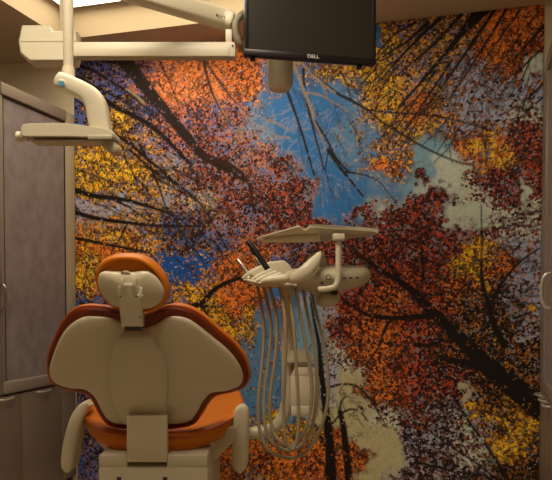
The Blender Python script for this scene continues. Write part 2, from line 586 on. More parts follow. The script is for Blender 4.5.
def stroke(pts, w0, w1, col, alpha=1.0, wob=1.0):
    """printed branch: polyline in picture units, tapering from w0 to w1"""
    global brc, bra
    v = catmull([(p[0], p[1], 0) for p in pts], 6)
    L = len(v) - 1
    cl = lin(col)
    for i in range(L):
        a, b_ = v[i], v[i + 1]
        wa, wb = w0 + (w1 - w0) * i / L, w0 + (w1 - w0) * (i + 1) / L
        mrg = max(wa, wb) + 3
        x0, x1 = min(a.x, b_.x) - mrg, max(a.x, b_.x) + mrg
        y0, y1 = min(a.y, b_.y) - mrg, max(a.y, b_.y) + mrg
        # conservative index window
        zx0 = min(wall_hit(x0, y0)[0], wall_hit(x0, y1)[0]); zx1 = max(wall_hit(x1, y0)[0], wall_hit(x1, y1)[0])
        i0 = max(int((zx0 - MX0) / STEP) - 2, 0); i1 = min(int((zx1 - MX0) / STEP) + 3, nx)
        zs = [wall_hit(x, y)[1] for x in (x0, x1) for y in (y0, y1)]
        j0 = max(int((min(zs) - MZ0) / STEP) - 2, 0); j1 = min(int((max(zs) - MZ0) / STEP) + 3, nz)
        if i1 <= i0 or j1 <= j0:
            continue
        sx, sy = PXg[j0:j1, i0:i1], PYg[j0:j1, i0:i1]
        dx, dy = b_.x - a.x, b_.y - a.y
        tt = np.clip(((sx - a.x) * dx + (sy - a.y) * dy) / (dx * dx + dy * dy + 1e-9), 0, 1)
        dist = np.hypot(sx - a.x - tt * dx, sy - a.y - tt * dy)
        hw = (wa + (wb - wa) * tt) / 2
        m = np.clip((hw - dist) / 0.9 + 0.5, 0, 1) * alpha
        if hw.max() < 0.5:
            m = m * 1.0
        old = bra[j0:j1, i0:i1]
        new = np.maximum(old, m)
        brc[j0:j1, i0:i1] = np.where((m >= old)[..., None], cl, brc[j0:j1, i0:i1])
        bra[j0:j1, i0:i1] = new

DK = (30, 20, 16)
BR = (74, 50, 36)
TN = (176, 152, 122)
# long dark trunks
stroke([(116, 50), (136, 75), (160, 105), (187, 137), (204, 156), (228, 170), (244, 180)], 15, 4, (44, 30, 22))
stroke([(204, 156), (230, 165), (248, 182), (254, 212)], 6, 2.5, (62, 32, 24))
for pts, a, b_ in [
    ([(74, 64), (92, 70), (112, 82), (130, 94), (150, 112)], 3.5, 2),
    ([(74, 76), (90, 84), (108, 93), (128, 104)], 3.5, 1.5),
    ([(100, 98), (118, 108), (145, 122), (165, 138), (188, 162)], 6, 4),
    ([(118, 62), (100, 60), (84, 58)], 2, 1),
    ([(74, 98), (86, 108), (92, 122)], 2.5, 1.5),
    ([(112, 132), (135, 148), (158, 168), (180, 186)], 4, 3),
    ([(130, 150), (150, 168), (175, 184), (200, 204), (228, 250)], 3, 1.5),
    ([(140, 145), (150, 165), (160, 190), (168, 214)], 3, 1.5),
    ([(124, 155), (134, 175), (147, 190)], 2, 1),
    ([(74, 190), (95, 196), (125, 200), (150, 207), (170, 214)], 6, 2.5),
    ([(110, 198), (130, 208), (150, 222)], 3, 1.5),
    ([(74, 212), (95, 218), (130, 223), (165, 226), (200, 226)], 5.5, 2),
    ([(74, 238), (95, 242), (120, 247), (150, 253)], 4, 1.8),
    ([(128, 222), (120, 238), (112, 250)], 2, 1),
    ([(74, 168), (95, 176), (120, 184)], 1.8, 1),
    ([(160, 62), (172, 88), (180, 110)], 1.8, 1),
    ([(150, 175), (178, 190), (205, 205)], 2, 1.2),
    ([(172, 168), (190, 178), (215, 190)], 2, 1.2),
    # the small tree above the orange clump
    ([(188, 308), (203, 302), (214, 290), (228, 282), (240, 278)], 6, 3.5),
    ([(234, 281), (238, 274), (244, 268)], 2.6, 1.4),
    ([(205, 306), (216, 307)], 3, 1.5),
    ([(202, 306), (209, 318), (214, 326)], 3, 1.4),
    ([(240, 279), (252, 286)], 2.2, 1.2),
    # middle sky
    ([(302, 65), (320, 80), (337, 93), (352, 101), (367, 110), (382, 122), (402, 134)], 3.6, 2.2),
    ([(367, 110), (385, 112), (402, 113)], 2.2, 1.4),
    ([(287, 90), (294, 110), (301, 130), (307, 150), (314, 175)], 3.4, 2.2),
    ([(303, 66), (305, 92), (311, 120), (319, 150), (324, 170)], 3, 1.8),
    ([(316, 122), (328, 142), (336, 158), (349, 172)], 3, 2.4),
    ([(328, 150), (338, 165), (350, 180), (363, 196)], 4, 2.6),
    ([(344, 172), (360, 174), (378, 181), (394, 200)], 2.4, 1.2),
    ([(339, 66), (347, 85), (352, 102)], 1.8, 1.2),
    ([(376, 68), (365, 80), (356, 90)], 1.6, 1),
    ([(328, 152), (326, 170), (330, 190)], 1.6, 1),
    # right: thin arching twigs
    ([(372, 111), (400, 113), (440, 117), (470, 124), (492, 131)], 2.2, 1.6),
    ([(400, 133), (420, 145), (440, 155), (458, 162), (470, 165)], 2.2, 1.6),
    ([(428, 124), (443, 132), (455, 141)], 1.7, 1.1),
    # black crown, lower right
    ([(545, 411), (520, 392), (500, 376), (482, 361)], 25, 18),
    ([(482, 361), (466, 344), (450, 329)], 18, 12),
    ([(450, 329), (432, 312), (415, 293), (396, 279)], 12, 6),
    ([(396, 279), (380, 270), (366, 260), (354, 250)], 6, 2.5),
    ([(496, 374), (480, 367), (463, 363), (438, 357)], 10, 5),
    ([(434, 316), (412, 317), (390, 318), (368, 315), (352, 306), (340, 296)], 6, 2.5),
    ([(402, 284), (392, 268), (384, 256), (374, 240)], 4, 1.6),
    ([(423, 284), (423, 262), (420, 240), (416, 224)], 3, 1.6),
    ([(392, 318), (384, 330), (380, 345), (366, 365)], 3, 1.6),
    ([(438, 316), (452, 300), (466, 284)], 3, 1.4),
    ([(504, 345), (494, 325), (488, 303), (483, 285), (481, 262)], 8, 3),
    ([(481, 262), (482, 240), (481, 205)], 2, 1.2),
    ([(492, 298), (508, 275), (522, 260), (540, 248)], 3, 1.6),
    ([(416, 345), (430, 345), (445, 340)], 5, 3),
    # lower middle trunks
    ([(331, 482), (330, 450), (327, 420), (324, 395), (321, 370)], 11, 5),
    ([(321, 370), (319, 345), (314, 320), (310, 296)], 5, 2),
    ([(349, 482), (346, 450), (343, 425), (340, 412)], 8, 5),
    ([(340, 414), (352, 409), (362, 414), (368, 421)], 2.4, 1.3),
    ([(340, 412), (341, 402), (345, 397)], 2.6, 1.4),
    ([(340, 414), (332, 424), (325, 428)], 2, 1.2),
    ([(329, 387), (345, 384), (358, 387), (370, 398)], 2.6, 1.8),
    ([(370, 398), (378, 412), (386, 426)], 1.8, 1.0),
    ([(324, 445), (318, 430), (312, 420)], 3, 1.6),
    ([(322, 380), (312, 368), (302, 360)], 1.8, 1.0),
    # lower right corner
    ([(452, 395), (468, 420), (488, 448), (510, 482)], 2.6, 3.4),
    ([(425, 428), (450, 446), (475, 462), (500, 482)], 2, 2.6),
    ([(490, 395), (508, 418), (530, 440)], 2, 1.4),
    ([(415, 462), (440, 468), (470, 474)], 3, 2),
]:
    stroke(pts, a, b_, DK)
# pale sunlit limbs
for pts, a, b_ in [
    ([(126, 89), (134, 94), (143, 102)], 2.5, 3.5),
    ([(292, 60), (299, 78), (306, 96), (314, 116)], 4.5, 3),
    ([(300, 62), (312, 74), (326, 86), (336, 93)], 3.2, 2.4),
    ([(306, 92), (322, 96), (338, 105), (348, 112)], 2.2, 1.2),
    ([(312, 116), (320, 134), (326, 150)], 2.2, 1.2),
    ([(212, 92), (220, 106), (228, 120)], 2.2, 1.4),
    ([(232, 96), (240, 108), (247, 120)], 2.0, 1.2),
    ([(322, 85), (328, 98), (334, 108)], 1.8, 1.0),
    ([(290, 138), (278, 136), (262, 128), (250, 120)], 1.8, 1.0),
    ([(288, 130), (275, 122), (262, 118)], 1.6, 1.0),
]:
    stroke(pts, a, b_, TN)
for pts, a, b_ in [
    ([(203, 58), (207, 76), (213, 94), (222, 112), (230, 124)], 3.5, 1.5),
    ([(206, 62), (218, 80), (232, 98), (246, 112)], 3, 1.4),
]:
    stroke(pts, a, b_, BR)

rs = random.Random(5)
# slanting dark limbs, upper right
for (x0, y0, x1, y1, a, b_) in [
    (484, 6, 420, 82, 6, 2), (474, 12, 398, 108, 4, 2), (462, 14, 396, 76, 4, 1.5), (440, 18, 376, 86, 4, 1.6), (428, 22, 384, 56, 4, 1.6),
    (496, 8, 424, 112, 4, 1.6), (488, 10, 440, 60, 5, 2), (506, 10, 452, 96, 3, 1.4), (416, 22, 380, 50, 2.6, 1.4), (452, 60, 392, 150, 2.6, 1.3),
    (436, 70, 390, 138, 2.2, 1.2), (520, 10, 484, 60, 2.4, 1.2), (538, 12, 496, 70, 2.4, 1.2), (546, 24, 512, 62, 3, 1.5), (547, 44, 500, 96, 2.2, 1.2),
    (546, 80, 500, 116, 2.2, 1.2), (544, 96, 506, 128, 2.2, 1.2), (470, 60, 452, 94, 1.8, 1.1), (530, 60, 520, 90, 1.8, 1.1), (478, 32, 500, 74, 1.8, 1.0),
    (430, 92, 400, 150, 1.8, 1.1), (414, 100, 378, 142, 1.8, 1.1), (404, 60, 378, 96, 1.8, 1.1)]:
    mx, my = (x0 + x1) / 2 + rs.uniform(-3, 3), (y0 + y1) / 2 + rs.uniform(-3, 3)
    stroke([(x0, y0), (mx, my), (x1, y1)], a, b_, DK)


def twigs(n, x0, y0, x1, y1, ang, spread, ln, w, col, alpha=0.85):
    for _ in range(n):
        x, y = rs.uniform(x0, x1), rs.uniform(y0, y1)
        a = R(ang + rs.uniform(-spread, spread))
        l_ = ln * rs.uniform(0.5, 1.2)
        b_ = a + rs.uniform(-0.5, 0.5)
        p1 = (x + math.cos(a) * l_ * 0.5, y + math.sin(a) * l_ * 0.5)
        p2 = (p1[0] + math.cos(b_) * l_ * 0.5, p1[1] + math.sin(b_) * l_ * 0.5)
        stroke([(x, y), p1, p2], w, w * 0.7, col, alpha)
        if rs.random() < 0.6:
            c_ = a + rs.choice((-0.7, 0.7))
            stroke([p1, (p1[0] + math.cos(c_) * l_ * 0.4, p1[1] + math.sin(c_) * l_ * 0.4)], w * 0.8, w * 0.6, col, alpha)

twigs(46, 78, 60, 200, 170, 38, 14, 26, 1.6, DK)
twigs(26, 78, 150, 200, 235, 22, 18, 26, 1.5, DK)
twigs(30, 130, 160, 235, 260, 52, 18, 26, 1.4, DK)
twigs(22, 78, 205, 130, 226, 15, 12, 20, 1.2, (200, 180, 160), 0.8)
twigs(110, 250, 100, 380, 165, 130, 50, 13, 0.9, (196, 186, 186), 0.5)
twigs(30, 240, 105, 300, 150, 150, 40, 18, 0.9, (206, 190, 170), 0.55)
twigs(40, 285, 70, 360, 200, 65, 25, 22, 1.2, (50, 44, 52), 0.7)
twigs(60, 300, 110, 400, 200, 60, 40, 14, 0.9, (186, 174, 180), 0.5)
twigs(40, 430, 60, 520, 130, 110, 35, 18, 1.1, (50, 44, 54), 0.75)
twigs(26, 440, 50, 540, 130, 120, 40, 20, 1.2, (60, 48, 52))
twigs(40, 505, 205, 545, 330, 172, 22, 22, 1.4, (62, 52, 54))
twigs(46, 385, 20, 500, 130, 125, 12, 40, 1.4, DK)
twigs(20, 500, 20, 545, 90, 125, 14, 30, 1.4, DK)
twigs(26, 260, 330, 330, 420, 100, 60, 14, 1.1, (50, 44, 50))
twigs(18, 325, 395, 375, 430, 200, 70, 14, 1.1, (52, 42, 38))
twigs(36, 400, 400, 500, 480, 60, 50, 22, 1.4, (34, 26, 28))
twigs(30, 480, 380, 540, 480, 50, 16, 30, 1.6, (34, 22, 16))
twigs(26, 350, 240, 440, 330, 215, 30, 24, 1.4, (44, 20, 18))
twigs(20, 240, 430, 330, 480, 250, 30, 24, 1.4, (60, 34, 22))
twigs(24, 76, 300, 100, 480, 30, 40, 20, 1.6, (24, 18, 24))
twigs(14, 74, 410, 240, 480, 40, 30, 20, 1.6, (24, 18, 24))

verts = np.stack([gx, np.full_like(gx, MY), gz], -1).reshape(-1, 3)
back = verts.copy()
# thin sheet: a front grid closed by a rim down to the wall
idx = np.arange(nx * nz).reshape(nz, nx)
faces = np.stack([idx[:-1, :-1], idx[:-1, 1:], idx[1:, 1:], idx[1:, :-1]], -1).reshape(-1, 4)
rim = np.concatenate([idx[0, :], idx[1:, -1], idx[-1, -2::-1], idx[-2:0:-1, 0]])
nb = len(verts)
rimv = verts[rim].copy(); rimv[:, 1] = -0.0005
k_ = len(rim)
rf = np.stack([rim, np.arange(k_) + nb, np.roll(np.arange(k_), -1) + nb, np.roll(rim, -1)], -1)
allv = np.concatenate([verts, rimv]); allf = np.concatenate([faces, rf])
org = np.array([(MX0 + MX1) / 2, 0.0, MZ0])
allv = allv - org
me = bpy.data.meshes.new('wall_mural')
me.vertices.add(len(allv)); me.vertices.foreach_set('co', allv.astype(np.float32).ravel())
me.loops.add(allf.size); me.loops.foreach_set('vertex_index', allf.astype(np.int32).ravel())
me.polygons.add(len(allf)); me.polygons.foreach_set('loop_start', np.arange(0, allf.size, 4, dtype=np.int32))
me.update(calc_edges=True); me.validate()


def attr(name, rgb, a):
    at = me.color_attributes.new(name, 'FLOAT_COLOR', 'POINT')
    d = np.concatenate([rgb.reshape(-1, 3), a.reshape(-1, 1)], 1)
    d = np.concatenate([d, d[rim]])
    at.data.foreach_set('color', d.astype(np.float32).ravel())

attr('leaf', leaf1, cov)
attr('leaf_dark', leaf2, dkf)
attr('sky', sky, cov)
attr('branch', brc, bra)


def mural_mat():
    m = bpy.data.materials.new('autumn_canopy_print')
    m.use_nodes = True
    nt = m.node_tree
    N, Lk = nt.nodes, nt.links
    b = N['Principled BSDF']
    b.inputs['Roughness'].default_value = 0.55
    b.inputs['Specular IOR Level'].default_value = 0.25
    tc = N.new('ShaderNodeTexCoord')

    def A(n):
        x = N.new('ShaderNodeAttribute'); x.attribute_name = n; return x

    def math_(op, a, b_=None, c_=None):
        x = N.new('ShaderNodeMath'); x.operation = op
        for i, v in enumerate((a, b_, c_)):
            if v is None:
                continue
            if isinstance(v, (int, float)):
                x.inputs[i].default_value = v
            else:
                Lk.new(v, x.inputs[i])
        return x.outputs[0]

    def mixc(f, a, b_, mode='MIX'):
        x = N.new('ShaderNodeMix'); x.data_type = 'RGBA'; x.blend_type = mode
        if isinstance(f, (int, float)):
            x.inputs[0].default_value = f
        else:
            Lk.new(f, x.inputs[0])
        for k, v in ((6, a), (7, b_)):
            if isinstance(v, tuple):
                x.inputs[k].default_value = v
            else:
                Lk.new(v, x.inputs[k])
        return x.outputs[2]

    nz_ = N.new('ShaderNodeTexNoise'); nz_.inputs['Scale'].default_value = 60; nz_.inputs['Detail'].default_value = 3
    Lk.new(tc.outputs['Object'], nz_.inputs['Vector'])
    vm = N.new('ShaderNodeVectorMath'); vm.operation = 'MULTIPLY_ADD'
    Lk.new(nz_.outputs['Color'], vm.inputs[0]); vm.inputs[1].default_value = (0.016, 0.016, 0.016)
    Lk.new(tc.outputs['Object'], vm.inputs[2])

    def vor(scale):
        v = N.new('ShaderNodeTexVoronoi'); v.inputs['Scale'].default_value = scale
        Lk.new(vm.outputs[0], v.inputs['Vector'])
        s = N.new('ShaderNodeSeparateColor'); Lk.new(v.outputs['Color'], s.inputs[0])
        return s.outputs
    a1, a2, a3 = vor(84.0), vor(34.0), vor(125.0)
    n2 = N.new('ShaderNodeTexNoise'); n2.inputs['Scale'].default_value = 12; n2.inputs['Detail'].default_value = 4
    Lk.new(tc.outputs['Object'], n2.inputs['Vector'])
    la, ld, sk, br = A('leaf'), A('leaf_dark'), A('sky'), A('branch')
    # leaf or gap: ranks spread close to uniform
    rank = math_('ADD', math_('MULTIPLY', a1[0], 0.60), math_('ADD', math_('MULTIPLY', a2[0], 0.22), math_('MULTIPLY', a3[0], 0.18)))
    e = math_('MULTIPLY', math_('SUBTRACT', la.outputs['Alpha'], rank), 16.0)
    isleaf = math_('MINIMUM', math_('MAXIMUM', e, 0.0), 1.0)
    # dark leaf or bright leaf, in loose clumps
    q = math_('ADD', math_('MULTIPLY', a1[1], 0.50), math_('ADD', math_('MULTIPLY', a3[1], 0.22), math_('ADD', math_('MULTIPLY', a2[1], 0.16), math_('MULTIPLY', n2.outputs['Fac'], 0.12))))
    f1 = math_('MINIMUM', math_('MAXIMUM', math_('MULTIPLY', math_('SUBTRACT', q, math_('SUBTRACT', ld.outputs['Alpha'], 0.04)), 9.0), 0.0), 1.0)
    lc = mixc(f1, ld.outputs['Color'], la.outputs['Color'])
    f2 = N.new('ShaderNodeMapRange'); Lk.new(a1[2], f2.inputs[0])
    f2.inputs[3].default_value = 0.52; f2.inputs[4].default_value = 1.5
    br_ = N.new('ShaderNodeVectorMath'); br_.operation = 'SCALE'
    Lk.new(lc, br_.inputs[0]); Lk.new(f2.outputs[0], br_.inputs['Scale'])
    # some leaves lean to yellow, some to red
    warm = mixc(a3[2], (1.10, 1.26, 1.0, 1), (0.97, 0.62, 0.66, 1))
    lc2 = mixc(1.0, br_.outputs[0], warm, 'MULTIPLY')
    # scattered near-black gaps and a few pale glints
    gap = math_('GREATER_THAN', math_('ADD', math_('MULTIPLY', a3[0], 0.7), math_('MULTIPLY', a2[2], 0.3)), 0.80)
    lc2 = mixc(math_('MULTIPLY', gap, 0.8), lc2, (0.014, 0.007, 0.007, 1))
    gl = math_('LESS_THAN', math_('ADD', math_('MULTIPLY', a3[0], 0.7), math_('MULTIPLY', a1[2], 0.3)), 0.16)
    lc2 = mixc(math_('MULTIPLY', gl, 0.55), lc2, (0.62, 0.55, 0.50, 1))
    # sky with a little grain
    f3 = N.new('ShaderNodeMapRange'); Lk.new(a1[1], f3.inputs[0]); f3.inputs[3].default_value = 0.93; f3.inputs[4].default_value = 1.07
    sv = N.new('ShaderNodeVectorMath'); sv.operation = 'SCALE'; Lk.new(sk.outputs['Color'], sv.inputs[0]); Lk.new(f3.outputs[0], sv.inputs['Scale'])
    col = mixc(isleaf, sv.outputs[0], lc2)
    # fine web of bare twigs
    def web(scale, width, thr):
        v = N.new('ShaderNodeTexVoronoi'); v.feature = 'DISTANCE_TO_EDGE'; v.inputs['Scale'].default_value = scale
        Lk.new(vm2.outputs[0], v.inputs['Vector'])
        ln_ = math_('LESS_THAN', v.outputs['Distance'], width)
        return math_('MULTIPLY', ln_, math_('GREATER_THAN', n3.outputs['Fac'], thr))
    vm2 = N.new('ShaderNodeVectorMath'); vm2.operation = 'MULTIPLY_ADD'
    n4 = N.new('ShaderNodeTexNoise'); n4.inputs['Scale'].default_value = 14; n4.inputs['Detail'].default_value = 3
    Lk.new(tc.outputs['Object'], n4.inputs['Vector'])
    Lk.new(n4.outputs['Color'], vm2.inputs[0]); vm2.inputs[1].default_value = (0.07, 0.07, 0.07)
    Lk.new(tc.outputs['Object'], vm2.inputs[2])
    n3 = N.new('ShaderNodeTexNoise'); n3.inputs['Scale'].default_value = 7; n3.inputs['Detail'].default_value = 4
    Lk.new(tc.outputs['Object'], n3.inputs['Vector'])
    tw = math_('MAXIMUM', web(15.0, 0.045, 0.46), web(27.0, 0.055, 0.52))
    tw = math_('MULTIPLY', tw, math_('MULTIPLY', math_('MINIMUM', math_('MULTIPLY', la.outputs['Alpha'], 1.3), 1.0), 0.72))
    col = mixc(tw, col, (0.02, 0.012, 0.012, 1))
    # branches, partly hidden by leaves here and there
    hide = math_('GREATER_THAN', math_('ADD', math_('MULTIPLY', a1[0], 0.5), math_('MULTIPLY', a2[1], 0.5)), 0.84)
    bf = math_('MULTIPLY', br.outputs['Alpha'], math_('SUBTRACT', 1.0, math_('MULTIPLY', hide, 0.7)))
    col = mixc(bf, col, br.outputs['Color'])
    Lk.new(col, b.inputs['Base Color'])
    return m

M['mural'] = mural_mat()
me.materials.append(M['mural'])
mural = bpy.data.objects.new('wall_mural', me)
mural.location = org
COL.objects.link(mural)
tag(mural, 'wall-filling photo mural of autumn treetops seen from below against blue sky', 'mural')

# ================================================================== SIDE UNITS
ZT = plane_z(36, 98, XL)


def handle_pull(b, X, y, z, side, ln=0.1, pr=0.026, r=0.0045):
    """thin arched pull lying level on a face at x = X; side = +1 when the face looks to +x"""
    pts = [(X, y - ln / 2, z), (X + side * pr * 0.55, y - ln * 0.42, z), (X + side * pr * 0.92, y - ln * 0.22, z), (X + side * pr, y, z),
           (X + side * pr * 0.92, y + ln * 0.22, z), (X + side * pr * 0.55, y + ln * 0.42, z), (X, y + ln / 2, z)]
    tube(b, catmull(pts, 4), r, 10)


def bow_handle(b, X, y, z0, z1, side, r=0.006):
    zc, h = (z0 + z1) / 2, (z1 - z0) / 2
    pts = [(X, y, zc - h), (X + side * 0.02, y, zc - h * 0.92), (X + side * 0.034, y, zc - h * 0.5), (X + side * 0.037, y, zc),
           (X + side * 0.034, y, zc + h * 0.5), (X + side * 0.02, y, zc + h * 0.92), (X, y, zc + h)]
    tube(b, catmull(pts, 5), r, 10)

# ---- left
X = XL
y_end = -1.35
t0 = plane_y(66, X)            # panel ends here, then the edge post up to the mural
zb0 = plane_z(30, 389.5, XL)                     # underside of the panel's bottom rail
lf = thing('storage_cabinet', 'tall taupe storage cabinet left of the mural with mottled grey upper panel', 'cabinet', world=(X - 0.25, y_end / 2, 0), group='tall cabinets flanking the mural')
b = NB(); box2(b, (X - 0.5, y_end, 0.0), (X - 0.03, -0.006, ZT - 0.06)); obj('body', b, M['cab_side'], lf)
b = NB(); box2(b, (X - 0.03, t0, zb0), (X + 0.004, -0.006, ZT), 0.004); obj('edge_post', b, M['post'], lf, label='pale cream edge post')
ysplit = plane_y(1.5, X)
# frame
b = NB()
box2(b, (X - 0.03, ysplit, ZT - 0.062), (X + 0.016, t0, ZT), 0.006)
box2(b, (X - 0.03, ysplit, zb0), (X + 0.016, t0, zb0 + 0.066), 0.012, 3)
box2(b, (X - 0.03, ysplit, zb0 + 0.06), (X + 0.006, ysplit + 0.02, ZT - 0.06), 0.004)
fr = obj('panel_frame', b, M['frame'], lf)
b = NB()
box2(b, (X - 0.02, ysplit + 0.02, ZT - 0.072), (X + 0.003, t0, ZT - 0.060))
box2(b, (X - 0.02, t0 - 0.006, zb0 + 0.06), (X + 0.003, t0, ZT - 0.06))
box2(b, (X - 0.02, ysplit + 0.018, zb0 + 0.06), (X + 0.003, ysplit + 0.028, ZT - 0.06))
obj('gasket', b, M['gasket'], fr)
b = NB(); box2(b, (X - 0.03, ysplit + 0.02, zb0 + 0.05), (X - 0.002, t0 - 0.002, ZT - 0.06)); obj('panel', b, M['fabric'], lf, label='mottled grey panel')
# second, nearer panel, out of the frame for the most part
b = NB(); box2(b, (X - 0.03, y_end, zb0), (X + 0.012, ysplit - 0.006, ZT), 0.008); pn = obj('panel', b, M['fabric'], lf, label='mottled grey panel')
b = NB(); bow_handle(b, X + 0.01, ysplit - 0.022, plane_z(0, 310, X), plane_z(0, 284, X), 1); obj('handle', b, M['steel'], pn)
# doors below
zt = zb0 - 0.008
cuts = [-0.02, plane_y(60.5, X), plane_y(20, X), -0.9, y_end]
hx = [(plane_y(61, X) + plane_y(73, X)) / 2, plane_y(41.5, X), plane_y(3, X), -1.1]
for i in range(4):
    b = NB(); box2(b, (X - 0.03, cuts[i + 1] + 0.0015, 0.10), (X + 0.006, cuts[i] - 0.0015, zt), 0.003)
    dr = obj('door', b, M['cabinet'], lf)
    b = NB(); handle_pull(b, X + 0.004, hx[i], zt - 0.012, 1, 0.07 if i == 0 else 0.12); obj('handle', b, M['silver'], dr, label='curved metal pull')
b = NB(); box2(b, (X - 0.06, y_end, 0.0), (X - 0.03, -0.02, 0.10)); obj('plinth', b, M['gasket'], lf)

# ---- right
X = XR
rt = thing('storage_cabinet', 'tall taupe storage cabinet at the right end of the mural with curved pull handle', 'cabinet', world=(X + 0.28, y_end / 2, 0), group='tall cabinets flanking the mural')
b = NB(); box2(b, (X + 0.03, y_end, 0.0), (X + 0.55, -0.006, ZT - 0.06)); obj('body', b, M['cab_side'], rt)
zb1 = plane_z(545, 390, XR)
ya = plane_y(546.2, X)
b = NB(); box2(b, (X - 0.004, ya, zb1), (X + 0.03, -0.006, ZT), 0.004); obj('edge_post', b, M['frame'], rt)
b = NB()
box2(b, (X - 0.012, y_end, ZT - 0.062), (X + 0.03, ya, ZT), 0.006)
box2(b, (X - 0.012, y_end, zb1), (X + 0.03, ya, zb1 + 0.05), 0.01, 3)
box2(b, (X - 0.012, ya - 0.03, zb1 + 0.05), (X + 0.03, ya, ZT - 0.06), 0.004)
fr = obj('panel_frame', b, M['frame'], rt)
b = NB(); box2(b, (X + 0.001, y_end, zb1 + 0.045), (X + 0.03, ya - 0.028, ZT - 0.06)); pn = obj('panel', b, M['fabric'], rt, label='mottled grey panel')
b = NB(); bow_handle(b, X - 0.004, plane_y(551.5, X), plane_z(549, 308, X), plane_z(549, 274, X), -1, 0.007); obj('handle', b, M['silver'], pn, label='curved metal pull')
cuts = [-0.02, -0.24, -0.42, -0.85, y_end]
hy = [-0.12, -0.30, -0.46, -1.0]
zt = zb1 - 0.008
for i in range(4):
    b = NB(); box2(b, (X - 0.002, cuts[i + 1] + 0.0015, 0.10), (X + 0.03, cuts[i] - 0.0015, zt), 0.003)
    dr = obj('door', b, M['cabinet'], rt)
    b = NB(); handle_pull(b, X, hy[i], zt - 0.03, -1, 0.10, 0.03, 0.005); obj('handle', b, M['silver'], dr, label='curved metal pull')
b = NB(); box2(b, (X + 0.03, y_end, 0.0), (X + 0.06, -0.02, 0.10)); obj('plinth', b, M['gasket'], rt)

# ================================================================== PATIENT CHAIR
CX = -0.396
chair = thing('dental_chair', 'orange upholstered dental patient chair with cream back shell, seen from behind', 'dental chair', base=(CX, 2.5, 0))


def z7(pts, ox=30, oy=230, s=1.9208):
    return [(ox + x / s, oy + y / s) for x, y in pts]


def d_back(py):
    return 2.05 + (py - 310) / 115.0 * 0.17

TILT = math.atan2(0.17, 115 / F * 2.1)
NRM = Vector((0, -math.cos(TILT), -math.sin(TILT)))      # out of the back, toward the viewer


def back_loop(pts, off=0.0, n=4):
    v = [P(x, y, d_back(y)) + NRM * off for x, y in pts]
    return catmull(v, n, closed=True)


def scale_loop(lp, c, s, off):
    return [c + (p - c) * s + NRM * off for p in lp]


def cush_ring(lp, c, s, off):
    return [c + (p - c) * s * 1.012 + Vector((0, -1, -0.12)) * off for p in lp]

shell_px = z7([(185, 186), (174, 176), (150, 168), (112, 166), (86, 176), (63, 200), (46, 238), (38, 268), (46, 290), (75, 301), (104, 304),
               (124, 318), (137, 342), (150, 362), (172, 371), (222, 372), (272, 371), (305, 366), (320, 350), (333, 326), (350, 311), (383, 306),
               (404, 296), (409, 280), (400, 256), (380, 230), (350, 205), (320, 181), (296, 168), (266, 167), (240, 182), (212, 189)])
cush_px = z7([(200, 166), (175, 158), (150, 151), (108, 147), (78, 156), (55, 184), (36, 226), (29, 258), (34, 290), (50, 303), (80, 312), (104, 318),
              (118, 332), (130, 356), (146, 376), (172, 384), (222, 385), (274, 384), (312, 376), (330, 354), (345, 330), (360, 319), (388, 313),
              (412, 303), (421, 284), (414, 252), (394, 222), (360, 192), (322, 160), (290, 147), (262, 148), (228, 162)])
cush_hi = cush_px
b = NB()
lp = back_loop(cush_px)
cc = P(148, 372, d_back(372))
secs = [(0.96, -0.02), (0.985, -0.022), (1.0, -0.034), (1.002, -0.05), (0.985, -0.066), (0.94, -0.078), (0.8, -0.085), (0.4, -0.075), (0.02, -0.07)]
rings(b, [cush_ring(lp, cc, s, o) for s, o in secs])
bcush = obj('backrest_cushion', b, M['orange'], chair)
b = NB()
tube(b, cush_ring(lp, cc, 0.982, -0.020), 0.0042, 8, closed=True)
obj('piping', b, M['piping'], bcush)
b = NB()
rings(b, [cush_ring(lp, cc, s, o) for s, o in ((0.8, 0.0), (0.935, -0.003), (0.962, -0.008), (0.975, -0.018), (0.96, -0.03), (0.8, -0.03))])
obj('cushion_shade_band', b, M['orange_shaded'], bcush, label='cushion edge band with shade painted in darker orange')  # shade between cushion and shell, painted as a darker band
b = NB()
lp = back_loop(shell_px)
cc = P(148, 372, d_back(372))
secs = [(1.0, -0.006), (1.003, 0.0), (1.0, 0.005), (0.985, 0.009), (0.95, 0.012), (0.85, 0.017), (0.7, 0.022), (0.5, 0.026), (0.02, 0.029)]
rings(b, [scale_loop(lp, cc, s, o) for s, o in secs])
obj('backrest_shell', b, M['shell'], chair, angle=50)
# raised spine down the middle of the shell
sp_px = z7([(182, 190), (168, 206), (158, 238), (155, 275), (160, 310), (174, 340), (184, 362), (222, 366), (262, 362), (264, 340), (270, 300),
            (269, 268), (262, 235), (248, 208), (236, 190), (210, 187)])
lp = back_loop(sp_px)
cs = P(140.5, 375, d_back(375))
cs = P(142, 370, d_back(370))
b = NB()
cs2 = P(141, 374, d_back(374))
secs = [(1.0, 0.008), (0.985, 0.028), (0.955, 0.040), (0.90, 0.046), (0.6, 0.050), (0.02, 0.051)]
rings(b, [scale_loop(lp, cs2, s, o) for s, o in secs])
obj('spine_cover', b, M['shell'], chair, angle=60)
# plate to the base
b = NB()
pl = [P(x, y, 2.115 + (y - 418) / 41 * 0.012) for x, y in ((126.5, 416), (166.5, 416), (167, 462.5), (126.5, 462.5))]
prism(b, pl, (0, 0.035, 0)); bevel_all(b, 0.004)
obj('back_bracket', b, M['shell'], chair)
# headrest
HS = 5.52


def zh(pts):
    return [(80 + x / HS, 250 + y / HS) for x, y in pts]

hd = 1.985
HT = math.radians(14)
HN = Vector((0, -math.cos(HT), -math.sin(HT)))


def head_loop(pts, n=4):
    return catmull([P(x, y, hd + (y - 280) * 0.0007) for x, y in pts], n, closed=True)


def sc2(lp, c, s, off):
    return [c + (p - c) * s + HN * off for p in lp]

